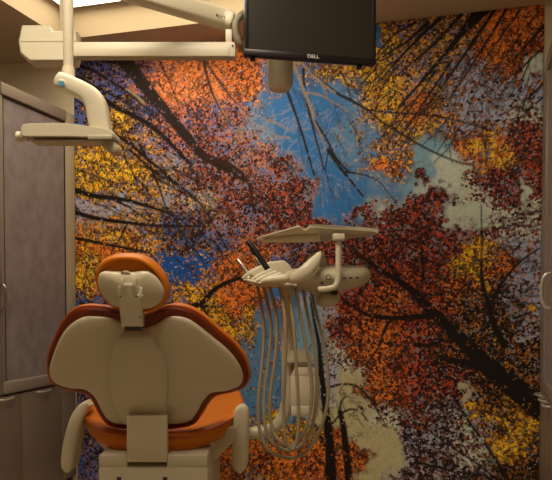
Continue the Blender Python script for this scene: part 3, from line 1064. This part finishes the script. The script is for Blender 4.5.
hc_px = zh([(84, 150), (92, 100), (125, 58), (180, 35), (250, 27), (320, 34), (375, 58), (425, 98), (468, 155), (489, 225), (478, 280), (440, 326),
            (390, 347), (330, 346), (260, 338), (195, 326), (150, 296), (112, 250), (90, 200)])
hs_px = zh([(104, 165), (112, 128), (135, 114), (180, 114), (240, 118), (300, 118), (345, 112), (385, 116), (425, 145), (455, 185), (469, 230), (455, 275),
            (415, 308), (365, 320), (310, 318), (245, 314), (195, 306), (155, 278), (120, 232), (106, 198)])
lp = head_loop(hc_px)
hcen = P(131, 284, hd)
b = NB()
secs = [(0.80, 0.0), (0.90, 0.010), (0.96, 0.008), (1.0, -0.010), (1.0, -0.035), (0.95, -0.058), (0.8, -0.072), (0.4, -0.075), (0.02, -0.072)]
rings(b, [sc2(lp, hcen, s, o) for s, o in secs])
obj('headrest_cushion', b, M['orange'], chair)
lp = head_loop(hs_px)
hcen = P(132, 288, hd)
b = NB()
secs = [(1.0, 0.002), (1.0, 0.010), (0.97, 0.016), (0.9, 0.020), (0.6, 0.026), (0.02, 0.028)]
rings(b, [sc2(lp, hcen, s, o) for s, o in secs])
obj('headrest_shell', b, M['shell'], chair, angle=50)
b = NB()
st = [P(*zh([q])[0], 1.955 + (zh([q])[0][1] - 290) * 0.001) for q in ((208, 198), (328, 198), (336, 230), (344, 425), (228, 427), (214, 300), (202, 225))]
prism(b, st, (0, 0.04, 0)); bevel_all(b, 0.004)
pst = obj('headrest_post', b, M['plastic'], chair)
b = NB()
for q0, q1 in (((222, 158), (240, 205)), ((290, 158), (308, 205))):
    x0, y0 = zh([q0])[0]; x1, y1 = zh([q1])[0]
    pbox(b, x0, y0, x1, y1, 1.945, 0.035, 0.002)
x0, y0 = zh([(236, 186)])[0]; x1, y1 = zh([(294, 204)])[0]
pbox(b, x0, y0, x1, y1, 1.948, 0.03, 0.002)
obj('clevis', b, M['plastic'], pst)
b = NB()
cp = P(*zh([(252, 150)])[0], 1.968)
tube(b, [cp + HN * 0.006, cp - HN * 0.01], S(6.4, 1.95), 28)
dsk = obj('pivot_disc', b, M['shell'], pst)
b = NB(); tube(b, [cp + HN * 0.007, cp + HN * 0.003], 0.003, 12); obj('screw', b, M['slot'], dsk)
b = NB()
k0 = P(*zh([(337, 212)])[0], 1.95); k1 = P(*zh([(336, 258)])[0], 1.95); k2 = P(*zh([(322, 252)])[0], 1.955)
tube(b, [k0, k1], [0.004, 0.006], 10, rounded=True); tube(b, [k2, k1 + Vector((0.006, 0, 0))], 0.006, 10)
obj('lock_lever', b, M['plastic'], pst)
for q in ((222, 258), (332, 372), (310, 258)):
    b = NB()
    cp = P(*zh([q])[0], 1.953); tube(b, [cp + Vector((0, -0.003, 0)), cp + Vector((0, 0.003, 0))], 0.0022, 10)
    obj('screw', b, M['slot'], pst)
b = NB(); x0, y0 = zh([(245, 415)])[0]; x1, y1 = zh([(332, 446)])[0]; pbox(b, x0, y0, x1, y1, 1.992, 0.03, 0.003); obj('slider', b, M['slot'], pst)

# seat
half = [(0.0, 2.185, 0.0), (0.09, 2.19, 0.0), (0.165, 2.225, 0.008), (0.225, 2.29, 0.024), (0.268, 2.38, 0.046), (0.276, 2.46, 0.060), (0.262, 2.6, 0.068),
        (0.236, 2.8, 0.066), (0.205, 3.1, 0.03), (0.19, 3.4, 0.0), (0.15, 3.56, -0.01), (0.07, 3.6, -0.012)]
full = half + [(0.0, 3.61, -0.012)] + [(-a, b_, c_) for a, b_, c_ in reversed(half[1:])]
SZ = 0.708
seat_lp = catmull([(CX + a, b_, SZ + c_) for a, b_, c_ in full], 4, closed=True)


def seat_ring(s, dz, flat=0.0):
    c = Vector((CX, 2.85, SZ))
    out = []
    for p in seat_lp:
        q = Vector((c.x + (p.x - c.x) * s, c.y + (p.y - c.y) * (1 - (1 - s) * 0.42), p.z))
        q.z = q.z + (SZ + 0.005 - q.z) * flat + dz
        out.append(q)
    return out

b = NB()
rings(b, [seat_ring(0.02, -0.05, 1), seat_ring(0.86, -0.055, 0.3), seat_ring(0.95, -0.052), seat_ring(0.985, -0.042), seat_ring(1.0, -0.02), seat_ring(1.0, 0.0),
          seat_ring(0.98, 0.008), seat_ring(0.93, 0.010, 0.1), seat_ring(0.75, -0.002, 0.5), seat_ring(0.4, -0.006, 0.9), seat_ring(0.02, -0.006, 1)])
seat = obj('seat_cushion', b, M['orange'], chair, angle=60)
b = NB(); tube(b, seat_ring(1.002, 0.002), 0.005, 8, closed=True); obj('piping', b, M['piping'], seat)
b = NB()
rings(b, [seat_ring(0.5, -0.12, 0.8), seat_ring(0.80, -0.10, 0.4), seat_ring(0.9, -0.07, 0.2), seat_ring(0.9, -0.05, 0.2)])
obj('seat_pan', b, M['shell'], chair, angle=60)

# base: lift housing with two lugs, arm, foot plate
b = NB()
pbox(b, 98.5, 466, 208, 520, 2.135, 0.46, 0.008)
pbox(b, 98.5, 455, 127.5, 468, 2.135, 0.42, 0.006)
pbox(b, 166.5, 455, 207.5, 468, 2.135, 0.42, 0.006)
hs = obj('lift_housing', b, M['plastic_dim'], chair)
for x in (119, 165):
    b = NB()
    pbox(b, x - 2.2, 477, x + 2.2, 482, 2.1335, 0.004, 0.0005)
    obj('screw_slot', b, M['slot'], hs)
b = NB()
box2(b, (CX - 0.12, 2.3, 0.09), (CX + 0.12, 2.62, 0.50), 0.03, 3)
obj('pedestal', b, M['plastic_dim'], chair)
b = NB()
box2(b, (CX - 0.26, 2.12, 0.0), (CX + 0.26, 3.0, 0.09), 0.03, 3)
obj('foot_plate', b, M['plastic_dim'], chair)
# arms hanging beside the seat
ad = 2.36
for pts, w in (([(91, 402), (86.5, 406), (80.5, 415), (75.5, 430), (72.2, 446), (70.6, 459), (70.4, 465.5), (70.6, 469.5)], [3, 5.4, 6.8, 7.2, 7.4, 7.4, 6.2, 2]),
               ([(242, 405), (242, 408), (241.5, 414), (241, 430), (240.5, 448), (240.3, 460), (240.2, 466), (240.2, 470)], [2, 6, 8, 8.3, 8.4, 8.2, 6.6, 2])):
    b = NB()
    sweep(b, catmull([P(x, y, ad) for x, y in pts], 3), [S(x, ad) for x in np.interp(np.arange(22) / 3.0, np.arange(8), w)], 0.045, 4.5)
    obj('armrest', b, M['plastic'], chair, angle=60)
for q, r in ((((206, 448), (222, 438), (238, 432)), 0.022), (((108, 446), (96, 430), (84, 418)), 0.018)):
    b = NB()
    tube(b, [P(*q[0], 2.42), P(*q[1], 2.40), P(*q[2], 2.385)], r, 14)
    obj('arm_support', b, M['plastic_dim'], chair)
# side web from the housing up to the delivery arm
b = NB()
web = [P(x, y, 2.26) for x, y in ((196, 452), (214, 452), (236, 432), (238, 424), (228, 430))]
web = [P(x, y, 2.3) for x, y in ((192, 470), (206, 470), (234, 441), (236, 427), (226, 428), (198, 448))]
prism(b, web, (0, 0.12, 0)); bevel_all(b, 0.006)
obj('side_web', b, M['plastic_dim'], chair)

# ================================================================== DELIVERY UNIT
D = 2.42
unit = thing('dental_delivery_unit', 'cream dental instrument unit on a curved arm right of the patient chair', 'dental unit', base=P(287, 430, D))
b = NB()
tube(b, catmull([P(246, 433, D), P(256, 433, D), P(266, 431.5, D), P(276, 426, D), P(283, 416, D), P(287, 402, D), P(287.5, 388, D), P(287.5, 350, D), P(287.5, 300, D), P(287.5, 284, D)], 5), S(6, D), 18)
arm = obj('support_arm', b, M['plastic'], unit, angle=60)
b = NB()
tube(b, [P(287.5, 299, D - 0.001), P(287.5, 288, D - 0.001)], [S(6.6, D), S(7.6, D)], 18)
cap = obj('collar', b, M['plastic'], arm)
b = NB(); q = P(289, 296, D - 0.0245); tube(b, [q, q + Vector((0, 0.006, 0))], 0.0065, 14); obj('plug', b, M['slot'], cap)
# canister hung on the arm
b = NB()
pbox(b, 286, 357, 313, 363, D - 0.05, 0.11, 0.003)
ln = [P(x, y, D - 0.05) for x, y in ((287, 357.4), (312, 357.4), (309, 351.5), (292, 350.5))]
prism(b, ln, (0, 0.11, 0))
obj('canister_bracket', b, M['plastic'], unit)
b = NB()
pbox(b, 297, 362, 309, 369, D - 0.03, 0.07, 0.002)
cb = [P(x, y, D - 0.048) for x, y in ((291, 376), (319, 376), (314, 367.5), (295, 367.5))]
prism(b, cb, (0, 0.1, 0)); bevel_all(b, 0.003)
pbox(b, 290.5, 376, 319.5, 407, D - 0.05, 0.105, 0.006)
pbox(b, 291, 406, 319, 416.5, D - 0.052, 0.108, 0.006)
obj('canister', b, M['canister'], unit)

# control head
b = NB()
sec = []
for x, y, hz, hy in ((281, 279, 3, 0.05), (286, 279, 7.5, 0.085), (293, 279, 10, 0.10), (303, 279, 11.6, 0.112), (318, 278.6, 12.4, 0.118), (334, 278, 12.6, 0.12), (348, 277.6, 12.2, 0.115),
                     (358, 276.4, 10.8, 0.10), (364.5, 275.5, 8.6, 0.08), (368, 275, 5.8, 0.055), (369.8, 275, 2.2, 0.02)):
    q = P(x, y, D + 0.02)
    sec.append((q.x, q.y, q.z, hy, S(hz, D)))
loft_x(b, sec, 2.6)
head = obj('control_head', b, M['plastic_dim'], unit, angle=70)
b = NB()
for x, y in ((344.5, 278.2), (350.5, 278), (357, 277.6), (363.2, 277)):
    q = P(x, y, D + 0.02 - 0.118 + max(0, (x - 346)) ** 2 * 0.00014)
    bx(b, q, (0.011, 0.014, 0.0055), 0.0015)
obj('indicator_slots', b, M['slot'], head)
b = NB(); q = P(328.5, 277, D - 0.104); tube(b, [q + Vector((0, -0.004, 0)), q + Vector((0, 0.012, 0))], 0.009, 16)
ring = obj('dial', b, M['slot'], head)
b = NB(); q = P(328.6, 277, D - 0.1095); tube(b, [q, q + Vector((0, 0.006, 0))], 0.0062, 12); obj('dial_mark', b, M['plastic_dim'], ring)
b = NB(); q = P(322, 283, D - 0.104); tube(b, [q, q + Vector((0, 0.01, 0))], 0.0048, 12); obj('port', b, M['slot'], head)
# rear dome and the swept grab handle in front of it
b = NB(); ellipsoid(b, P(316.5, 268, D + 0.03), (S(11.5, D), 0.06, S(16, D))); obj('rear_dome', b, M['plastic'], head, angle=70)
b = NB()
gp = [P(x, y, d) for x, y, d in ((289, 280.5, D - 0.10), (295, 278, D - 0.118), (303, 273.5, D - 0.125), (310, 267, D - 0.122), (315.5, 260.5, D - 0.112), (319, 255, D - 0.10), (320.5, 251.5, D - 0.09))]
gw = [2, 5.2, 6.6, 6.4, 5.2, 3.4, 0.8]
gp2 = catmull(gp, 4)
sweep(b, gp2, [S(x, D) for x in np.interp(np.arange(len(gp2)) / 4.0, np.arange(7), gw)], 0.016, 2.3)
obj('grab_handle', b, M['plastic'], head, angle=70)
# wedge-shaped shoulder behind the holder fingers
b = NB()
prism(b, [P(x, y, D - 0.03) for x, y in ((248, 273.5), (258, 266.5), (269, 261.5), (284, 260), (289.5, 264.5), (297, 277), (290, 284), (262, 282))], (0, 0.13, 0))
bevel_all(b, 0.006, 3, 12)
obj('shoulder', b, M['plastic'], head, angle=40)
# instrument holder fingers, nearest last
for k in range(5):
    b = NB()
    dd = D + 0.05 - 0.042 * k
    tip = (242.5 + 4.6 * k, 278.3 + 0.9 * k)
    mid = (252 + 5.0 * k, 272.5 + 1.4 * k)
    end = (262 + 5.0 * k, 267.2 + 2.0 * k)
    pp = catmull([P(*tip, dd), P(*mid, dd), P(*end, dd)], 4)
    n = len(pp)
    sweep(b, pp, [S(x, D) for x in np.interp(np.linspace(0, 1, n), [0, 0.12, 0.5, 1], [1.4, 2.3, 3.0, 3.4])], 0.017, 3.5)
    obj('instrument_holder', b, M['plastic'], unit, angle=60)
b = NB()
tube(b, [P(263.5, 280.8, D - 0.125), P(275, 279.3, D - 0.13), P(285, 278.5, D - 0.13)], [S(2.4, D), S(3.8, D), S(4.6, D)], 16, rounded=True)
hb = obj('holder_bar', b, M['plastic'], unit)
b = NB()
sec = []
for x, y, hz, hy in ((244, 280, 1.0, 0.03), (252, 282, 2.6, 0.08), (262, 284, 3.2, 0.10), (274, 285, 3.2, 0.11), (284, 285.5, 3.0, 0.10), (296, 286, 2.4, 0.08)):
    q = P(x, y, D); sec.append((q.x, q.y, q.z, hy, S(hz, D)))
loft_x(b, sec, 2.6)
obj('holder_tray', b, M['plastic_dim'], unit, angle=60)
# pod below
b = NB()
ellipsoid(b, P(328, 299, D + 0.0), (S(12.5, D), 0.05, S(8.2, D)), Matrix.Rotation(R(-14), 3, 'Y'))
tube(b, [P(312, 289, D), P(320, 296, D)], S(4, D), 12)
pod = obj('swivel_knob', b, M['plastic_dim'], unit, angle=60)
b = NB(); q = P(334.5, 292.5, D - 0.045); bx(b, q, (0.022, 0.03, 0.014), 0.004); obj('clamp', b, M['slot'], pod)
# tray on its bent post
TD = 2.30
b = NB()
tube(b, catmull([P(318, 289.5, TD), P(326, 289, TD), P(333, 287.5, TD), P(337, 283.5, TD), P(338.3, 277, TD), P(338.5, 262, TD), P(338.5, 240, TD), P(338.5, 234, TD)], 5), S(3.0, TD), 14)
pbox(b, 333, 233.5, 345, 240, TD - 0.02, 0.04, 0.003)
obj('tray_post', b, M['plastic'], unit, angle=60)
b = NB()
top = [P(256.5, 240, 2.45), P(263, 237.2, 2.40), P(297.5, 227.2, 2.29), P(300, 227.4, 2.285), P(303, 230, 2.29), P(306.5, 230, 2.29), P(309.5, 226.5, 2.285), P(316, 225.8, 2.28), P(372, 229.8, 2.30),
       P(378, 232.2, 2.36), P(376, 235, 2.41), P(338, 240.6, 2.50), P(300, 242.6, 2.54), P(262, 242.2, 2.52)]
prism(b, top, (0, 0, 0.006)); bevel_all(b, 0.002)
lip = [P(309.5, 225.0, 2.283), P(316, 224.2, 2.278), P(372, 228.4, 2.298), P(378, 231.4, 2.352), P(378, 233.4, 2.352), P(372, 231.2, 2.298), P(316, 227.6, 2.278), P(309.5, 228.2, 2.283)]
prism(b, lip, (0, 0.006, 0))
tr = obj('instrument_tray', b, M['plastic'], unit)
b = NB()
tube(b, [P(320, 236.5, 2.36), P(300, 237.5, 2.37), P(278, 239.2, 2.39), P(262, 240, 2.42)], [S(5.4, 2.36), S(4.8, 2.36), S(2.8, 2.36), S(1, 2.36)], 18)
obj('tray_roll', b, M['plastic'], tr)
# hoses
HO = [
    [(257, 284, 0.05), (261, 305, 0.04), (264, 330, 0.02), (262, 365, 0), (258.5, 400, -0.02), (260, 432, -0.03), (270, 451, -0.04), (289, 458, -0.05), (306, 452, -0.05), (319, 432, -0.04), (327, 405, -0.03), (328, 375, -0.02), (323, 340, 0), (316, 312, 0.02), (311, 288, 0.03)],
    [(263, 285, 0.02), (268, 305, 0.01), (271, 330, 0), (268, 365, -0.01), (264, 400, -0.03), (266, 430, -0.05), (276, 446, -0.06), (292, 450, -0.07), (306, 440, -0.06), (314, 418, -0.05), (317, 385, -0.04), (314, 345, -0.02), (307, 312, 0), (303, 288, 0.01)],
    [(269, 286, -0.02), (274.5, 305, -0.03), (277, 330, -0.04), (274.5, 365, -0.05), (270, 400, -0.06), (272, 428, -0.07), (282, 443, -0.09), (294, 445, -0.09), (305, 430, -0.08), (311, 405, -0.07), (311, 375, -0.06), (304, 335, -0.05), (299, 308, -0.04), (296, 288, -0.03)],
    [(279, 286, -0.05), (283, 302, -0.07), (285.5, 330, -0.09), (285, 370, -0.10), (283.5, 410, -0.10), (286, 440, -0.11), (292, 449, -0.11), (297, 440, -0.11), (298.5, 415, -0.10), (296.5, 370, -0.09), (294, 330, -0.08), (291, 305, -0.06), (290, 288, -0.05)],
]
for h in HO:
    b = NB()
    tube(b, catmull([P(x, y, D - 0.03 + dd) for x, y, dd in h], 6), S(1.75, D), 10)
    obj('hose', b, M['hose'], unit, angle=80)

# instruments standing in the holder
def handpiece(label, x0, y0, x1, y1, d, r, m, m2, tip):
    base = P(x1, y1, d)
    th = thing('dental_handpiece', label, 'dental instrument', base=base, group='instruments in the holder')
    a, c_ = P(x0, y0, d + 0.02), P(x1, y1, d)
    b = NB()
    mid = a + (c_ - a) * 0.72
    tube(b, [a + (c_ - a) * 0.03, a + (c_ - a) * 0.1, a + (c_ - a) * 0.4, mid], [r * 0.8, r, r, r], 14)
    obj('body', b, m, th)
    b = NB()
    tube(b, [mid, a + (c_ - a) * 0.78, c_], [r * 1.02, r * 1.12, r * 0.95], 14)
    obj('sleeve', b, m2, th)
    if tip:
        b = NB()
        tube(b, [a + (c_ - a) * 0.05, a], [r * 0.7, r * 0.45], 12)
        obj('tip', b, m, th)
    return th

handpiece('short silver dental handpiece at the left end of the instrument holder', 237.5, 259, 249.5, 275.5, D + 0.05, S(2.0, D), M['steel'], M['steel'], True)
handpiece('short silver dental handpiece just behind the long black one', 255.5, 257.5, 265, 272.5, D + 0.01, S(2.6, D), M['steel'], M['plastic_dim'], True)
th = handpiece('long black dental handpiece slanting out of the instrument holder', 247.5, 240.5, 270, 272.5, D - 0.03, S(2.9, D), M['black'], M['black'], True)
b = NB(); a = P(253, 252.5, D - 0.016); tube(b, [a, a + Vector((-0.002, 0, -0.008))], [0.007, 0.006], 12); obj('clip', b, M['black'], th)

# ================================================================== DENTAL LIGHT
LD = 2.42
lamp = thing('dental_light', 'cream dental operating light on a jointed ceiling arm left of the monitor', 'dental light', base=(P(62, 20, 2.5).x, 2.465, Z_CEIL))
b = NB()
x0, x1 = P(59, 0, 2.445).x, P(70, 0, 2.445).x
box2(b, (x0, 2.445, P(0, 34, 2.445).z), (x1, 2.485, Z_CEIL), 0.006)
pst = obj('ceiling_post', b, M['plastic_dim'], lamp)
b = NB(); tube(b, [Vector(((x0 + x1) / 2, 2.465, Z_CEIL)), Vector(((x0 + x1) / 2, 2.465, Z_CEIL - 0.03))], 0.07, 24); obj('ceiling_flange', b, M['plastic'], pst)
# pivot box: chamfered housing
b = NB()
hp = [(22, 25.5), (49.5, 25.5), (51.5, 31.5), (77, 31.5), (77, 57), (75, 62.5), (30, 62.5), (24, 57.5), (20.2, 54), (18.6, 41.5)]
loops = []
front = [P(x, y, LD) for x, y in hp]
fc = sum(front, Vector()) / len(front)
prof = [(0.90, -0.012), (0.97, -0.006), (1.0, 0.006), (1.0, 0.05), (0.96, 0.06)]
rings(b, [[fc + (p - fc) * s + Vector((0, o, 0)) for p in front] for s, o in prof])
hb_ = obj('pivot_housing', b, M['plastic'], lamp, angle=25)
b = NB(); pbox(b, 20.5, 40.8, 76, 41.6, LD - 0.0135, 0.01); obj('seam', b, M['plastic_dim'], hb_)
# horizontal rail
b = NB()
pbox(b, 72, 41.5, 235.5, 56.5, LD - 0.02, 0.04, 0.005)
pbox(b, 72, 45.6, 228.5, 56.0, LD - 0.024, 0.02, 0.002)
rail = obj('rail', b, M['plastic'], lamp)
b = NB(); pbox(b, 76, 56, 234, 58, LD - 0.014, 0.026, 0.002); obj('rail_underside', b, M['plastic_dim'], rail)
b = NB(); q = P(232.6, 46, LD - 0.02); tube(b, [q + Vector((0, -0.003, 0)), q], 0.0035, 12); obj('screw', b, M['slot'], rail)
# pivot and spring arm
b = NB(); pbox(b, 225.5, 29, 232, 43, LD - 0.016, 0.03, 0.002); obj('pivot', b, M['plastic'], lamp)
b = NB()
sa = [P(233.5, 22.5, LD + 0.01), P(231, 21.6, LD + 0.008), P(218, 17.6, LD), P(160, 0, LD - 0.15), P(110, -15, LD - 0.28), P(68, -27, 2.0)]
sa = catmull(sa, 4)
nn = len(sa)
sweep(b, sa, [S(x, LD) for x in np.interp(np.linspace(0, 1, nn), [0, 0.1, 0.3, 1], [4.6, 7.2, 8.6, 9.2])], 0.036, 5.0)
sp = obj('spring_arm', b, M['plastic'], lamp)
b = NB()
for i, (w, h) in enumerate(((2.2, 2.2), (1.0, 1.6), (1.0, 2.2), (1.2, 1.5), (0.9, 2.0))):
    x = 217 + i * 1.9
    q = P(x, 15.2 + (x - 217) * 0.29, LD - 0.037)
    bx(b, q, (S(w * 0.7, LD), 0.004, S(h, LD)), 0)
obj('maker_mark', b, M['dark_mark'], sp, label='small dark printed mark')
# drop pole and elbow
PD = 2.0
b = NB()
tube(b, [P(68, -34, PD), P(68, -20, PD), P(68.2, 30, PD), P(68.4, 72, PD)], S(5, PD), 18)
tube(b, [P(68.4, 67, PD), P(68.4, 70, PD), P(68.4, 80, PD)], [S(5.6, PD), S(6.2, PD), S(6.6, PD)], 18)
obj('drop_pole', b, M['plastic'], lamp)
b = NB()
lk = [P(x, y, PD - 0.005) for x, y in ((57.5, 80.5), (60, 81.5), (67, 84), (76, 88), (85, 92.5), (92, 98), (96.5, 106), (98.5, 116), (100.5, 126), (102, 134))]
lk2 = catmull(lk, 3)
wv = np.interp(np.linspace(0, 1, len(lk2)), [0, 0.06, 0.2, 0.45, 0.62, 0.8, 1], [4.5, 8.0, 8.4, 8.8, 10.2, 10.4, 10])
sweep(b, lk2, [S(x, PD) for x in wv], 0.026, 4.5)
la_ = obj('link_arm', b, M['plastic'], lamp, angle=60)
b = NB(); ellipsoid(b, P(61.5, 83.5, PD - 0.0305), (S(4.4, PD), 0.006, S(4.8, PD))); bd = obj('badge', b, M['plastic_dim'], la_, label='small round maker badge')
b = NB()
for x in (59.6, 61.6, 63.4):
    bx(b, P(x, 83.4, PD - 0.0365), (S(1.1, PD), 0.003, S(4.8, PD)), 0, rot=Matrix.Rotation(R(-12), 3, 'Y'))
obj('badge_stripe', b, M['blue'], bd, label='blue stripes')
# lamp head
b = NB()
loops = []
yc = PD + 0.0
out = [(26.5, 139), (25.6, 135), (27, 128.6), (33, 126.8), (50, 126.4), (70, 126.6), (92, 129.4), (112, 133.2), (117, 135.6), (117.6, 139.4), (114, 141.4), (80, 140.2), (50, 140), (32, 140)]
o3 = catmull([P(x, y, yc) for x, y in out], 3, closed=True)
oc = P(72, 135, yc)
prof = [(0.90, -0.045), (0.975, -0.04), (1.0, -0.03), (1.0, 0.03), (0.975, 0.04), (0.90, 0.045)]


def hscale(p, s):
    q = p - oc
    return oc + Vector((q.x * (1 - (1 - s) * 0.35), 0, q.z * s))

rings(b, [[hscale(p, s) + Vector((0, o, 0)) for p in o3] for s, o in prof])
lh = obj('lamp_head', b, M['plastic'], lamp, angle=40)
b = NB(); pbox(b, 87.5, 134.8, 112, 139.4, yc - 0.0475, 0.006, 0.0025, 3); obj('inset_grip', b, M['grey_inset'], lh)
b = NB(); pbox(b, 30, 139, 104, 141.6, yc - 0.034, 0.06, 0.004); obj('lens_bezel', b, M['plastic_dim'], lh)
b = NB(); tube(b, [P(28, 137.5, yc - 0.02), P(22, 137.2, yc - 0.02), P(21, 137, yc - 0.02), P(17.2, 136.8, yc - 0.02)], [S(3.8, PD), S(3.8, PD), S(5.2, PD), S(5.2, PD)], 18); obj('handle_knob', b, M['plastic'], lh)
b = NB(); bk = [P(x, y, yc - 0.03) for x, y in ((99, 140), (113, 140), (117.5, 147), (117, 152), (109, 152), (102, 147))]
prism(b, bk, (0, 0.06, 0)); bevel_all(b, 0.004); obj('yoke', b, M['plastic_dim'], lh)

# ================================================================== MONITOR
mt = thing('monitor_mount', 'rounded cream ceiling column behind the black monitor', 'monitor mount', base=(P(280, 60, 2.62).x, 2.62, Z_CEIL))
b = NB()
q = P(280, 0, 2.62)
zb = P(280, 91, 2.62).z
r_ = S(13, 2.62)
tube(b, [Vector((q.x, 2.62, zb)), Vector((q.x, 2.62, zb + 0.006)), Vector((q.x, 2.62, zb + 0.02)), Vector((q.x, 2.62, zb + 0.04)), Vector((q.x, 2.62, Z_CEIL))], [r_ * 0.55, r_ * 0.78, r_ * 0.94, r_, r_], 28)
col_ = obj('column', b, M['plastic'], mt, angle=60)
b = NB()
tube(b, catmull([Vector((q.x - 0.04, 2.6, P(0, 4, 2.6).z)), P(252, 11, 2.47), P(242.5, 14, 2.40), P(236, 22, 2.385), P(236, 34, 2.385), P(241, 45, 2.40), P(250, 54, 2.47), Vector((q.x - 0.045, 2.6, P(0, 50, 2.6).z))], 6), S(3.2, 2.52), 12)
obj('cable_sleeve', b, M['grey_hose'], mt, angle=80)
b = NB(); box2(b, (q.x - 0.03, 2.46, P(0, 30, 2.5).z), (q.x + 0.03, 2.6, P(0, 5, 2.5).z), 0.004); obj('bracket', b, M['black'], mt)

# the screen turns a little away to the right
pl_, pr_ = P(244.6, 54.8, 2.33), P(375.6, 64.8, 2.43)
ax = (pr_ - pl_); ax.z = 0
mw = ax.length; ax.normalize()
nv = Vector((ax.y, -ax.x, 0))                  # toward the viewer
mh = 0.285
cen = (pl_ + pr_) / 2; zbm = (pl_.z + pr_.z) / 2
cen = Vector((cen.x, cen.y, zbm))
mon = thing('computer_monitor', 'black flat computer monitor with dark screen hanging at the top of the view', 'monitor', base=(cen.x, cen.y, zbm))
MR = Matrix(((ax.x, -nv.x, 0), (ax.y, -nv.y, 0), (0, 0, 1)))


def mbox(b, x0, y0, z0, x1, y1, z1, bev=0.0):
    vs = bx(b, (0, 0, 0), (x1 - x0, y1 - y0, z1 - z0), bev)
    for v in vs:
        v.co += Vector(((x0 + x1) / 2, (y0 + y1) / 2, (z0 + z1) / 2))
        v.co = MR @ v.co + cen

b = NB()
mbox(b, -mw / 2, 0.0, 0, mw / 2, 0.03, mh, 0.004)
mbox(b, -mw / 2 + 0.05, 0.028, 0.04, mw / 2 - 0.05, 0.06, mh - 0.04, 0.012)
cs_ = obj('casing', b, M['bezel'], mon)
b = NB()
mbox(b, -mw / 2, -0.004, 0, mw / 2, 0.002, 0.020, 0.0015)
mbox(b, -mw / 2, -0.004, mh - 0.014, mw / 2, 0.002, mh, 0.0015)
mbox(b, -mw / 2, -0.004, 0.018, -mw / 2 + 0.013, 0.002, mh - 0.012, 0.0015)
mbox(b, mw / 2 - 0.013, -0.004, 0.018, mw / 2, 0.002, mh - 0.012, 0.0015)
bz = obj('bezel', b, M['bezel'], mon)
b = NB(); mbox(b, -mw / 2 + 0.012, -0.002, 0.018, mw / 2 - 0.012, 0.001, mh - 0.012); obj('screen', b, M['screen'], mon)
lm = MR.to_4x4()
lm.translation = MR @ Vector((0.005, -0.0045, 0.010))
text_mesh('logo', 'DELL', 0.0165, M['logo'], bz, lm @ Matrix.Rotation(R(90), 4, 'X') @ Matrix.Scale(1.15, 4, (1, 0, 0)), label='silver lettering')
for xx in (-mw / 2 + 0.03, mw / 2 - 0.055):
    b = NB()
    mbox(b, xx - 0.009, 0.006, -0.014, xx + 0.009, 0.026, 0.001, 0.005)
    obj('mounting_tab', b, M['black'], mon)

# ================================================================== CAMERA, RENDER LOOK
cam = bpy.data.cameras.new('camera')
cam.sensor_fit = 'HORIZONTAL'
cam.sensor_width = 36.0
cam.lens = F / 552.0 * 36.0
cam.shift_x = 0.0
cam.shift_y = (PY0 - 240.0) / 552.0
cam.clip_start = 0.05
co = bpy.data.objects.new('camera', cam)
co.location = (0, -DP, EYE)
co.rotation_euler = (R(90) - PITCH, 0, YAW)
COL.objects.link(co)
SC.camera = co
w = bpy.data.worlds.new('room_air')
w.use_nodes = True
w.node_tree.nodes['Background'].inputs[0].default_value = (0.02, 0.018, 0.015, 1)
SC.world = w
SC.view_settings.view_transform = 'Standard'
SC.view_settings.look = 'None'
SC.view_settings.gamma = 1.0
SC.view_settings.exposure = 0.16
SC.view_settings.use_curve_mapping = False
SC.cycles.use_denoising = True
SC.cycles.max_bounces = 8
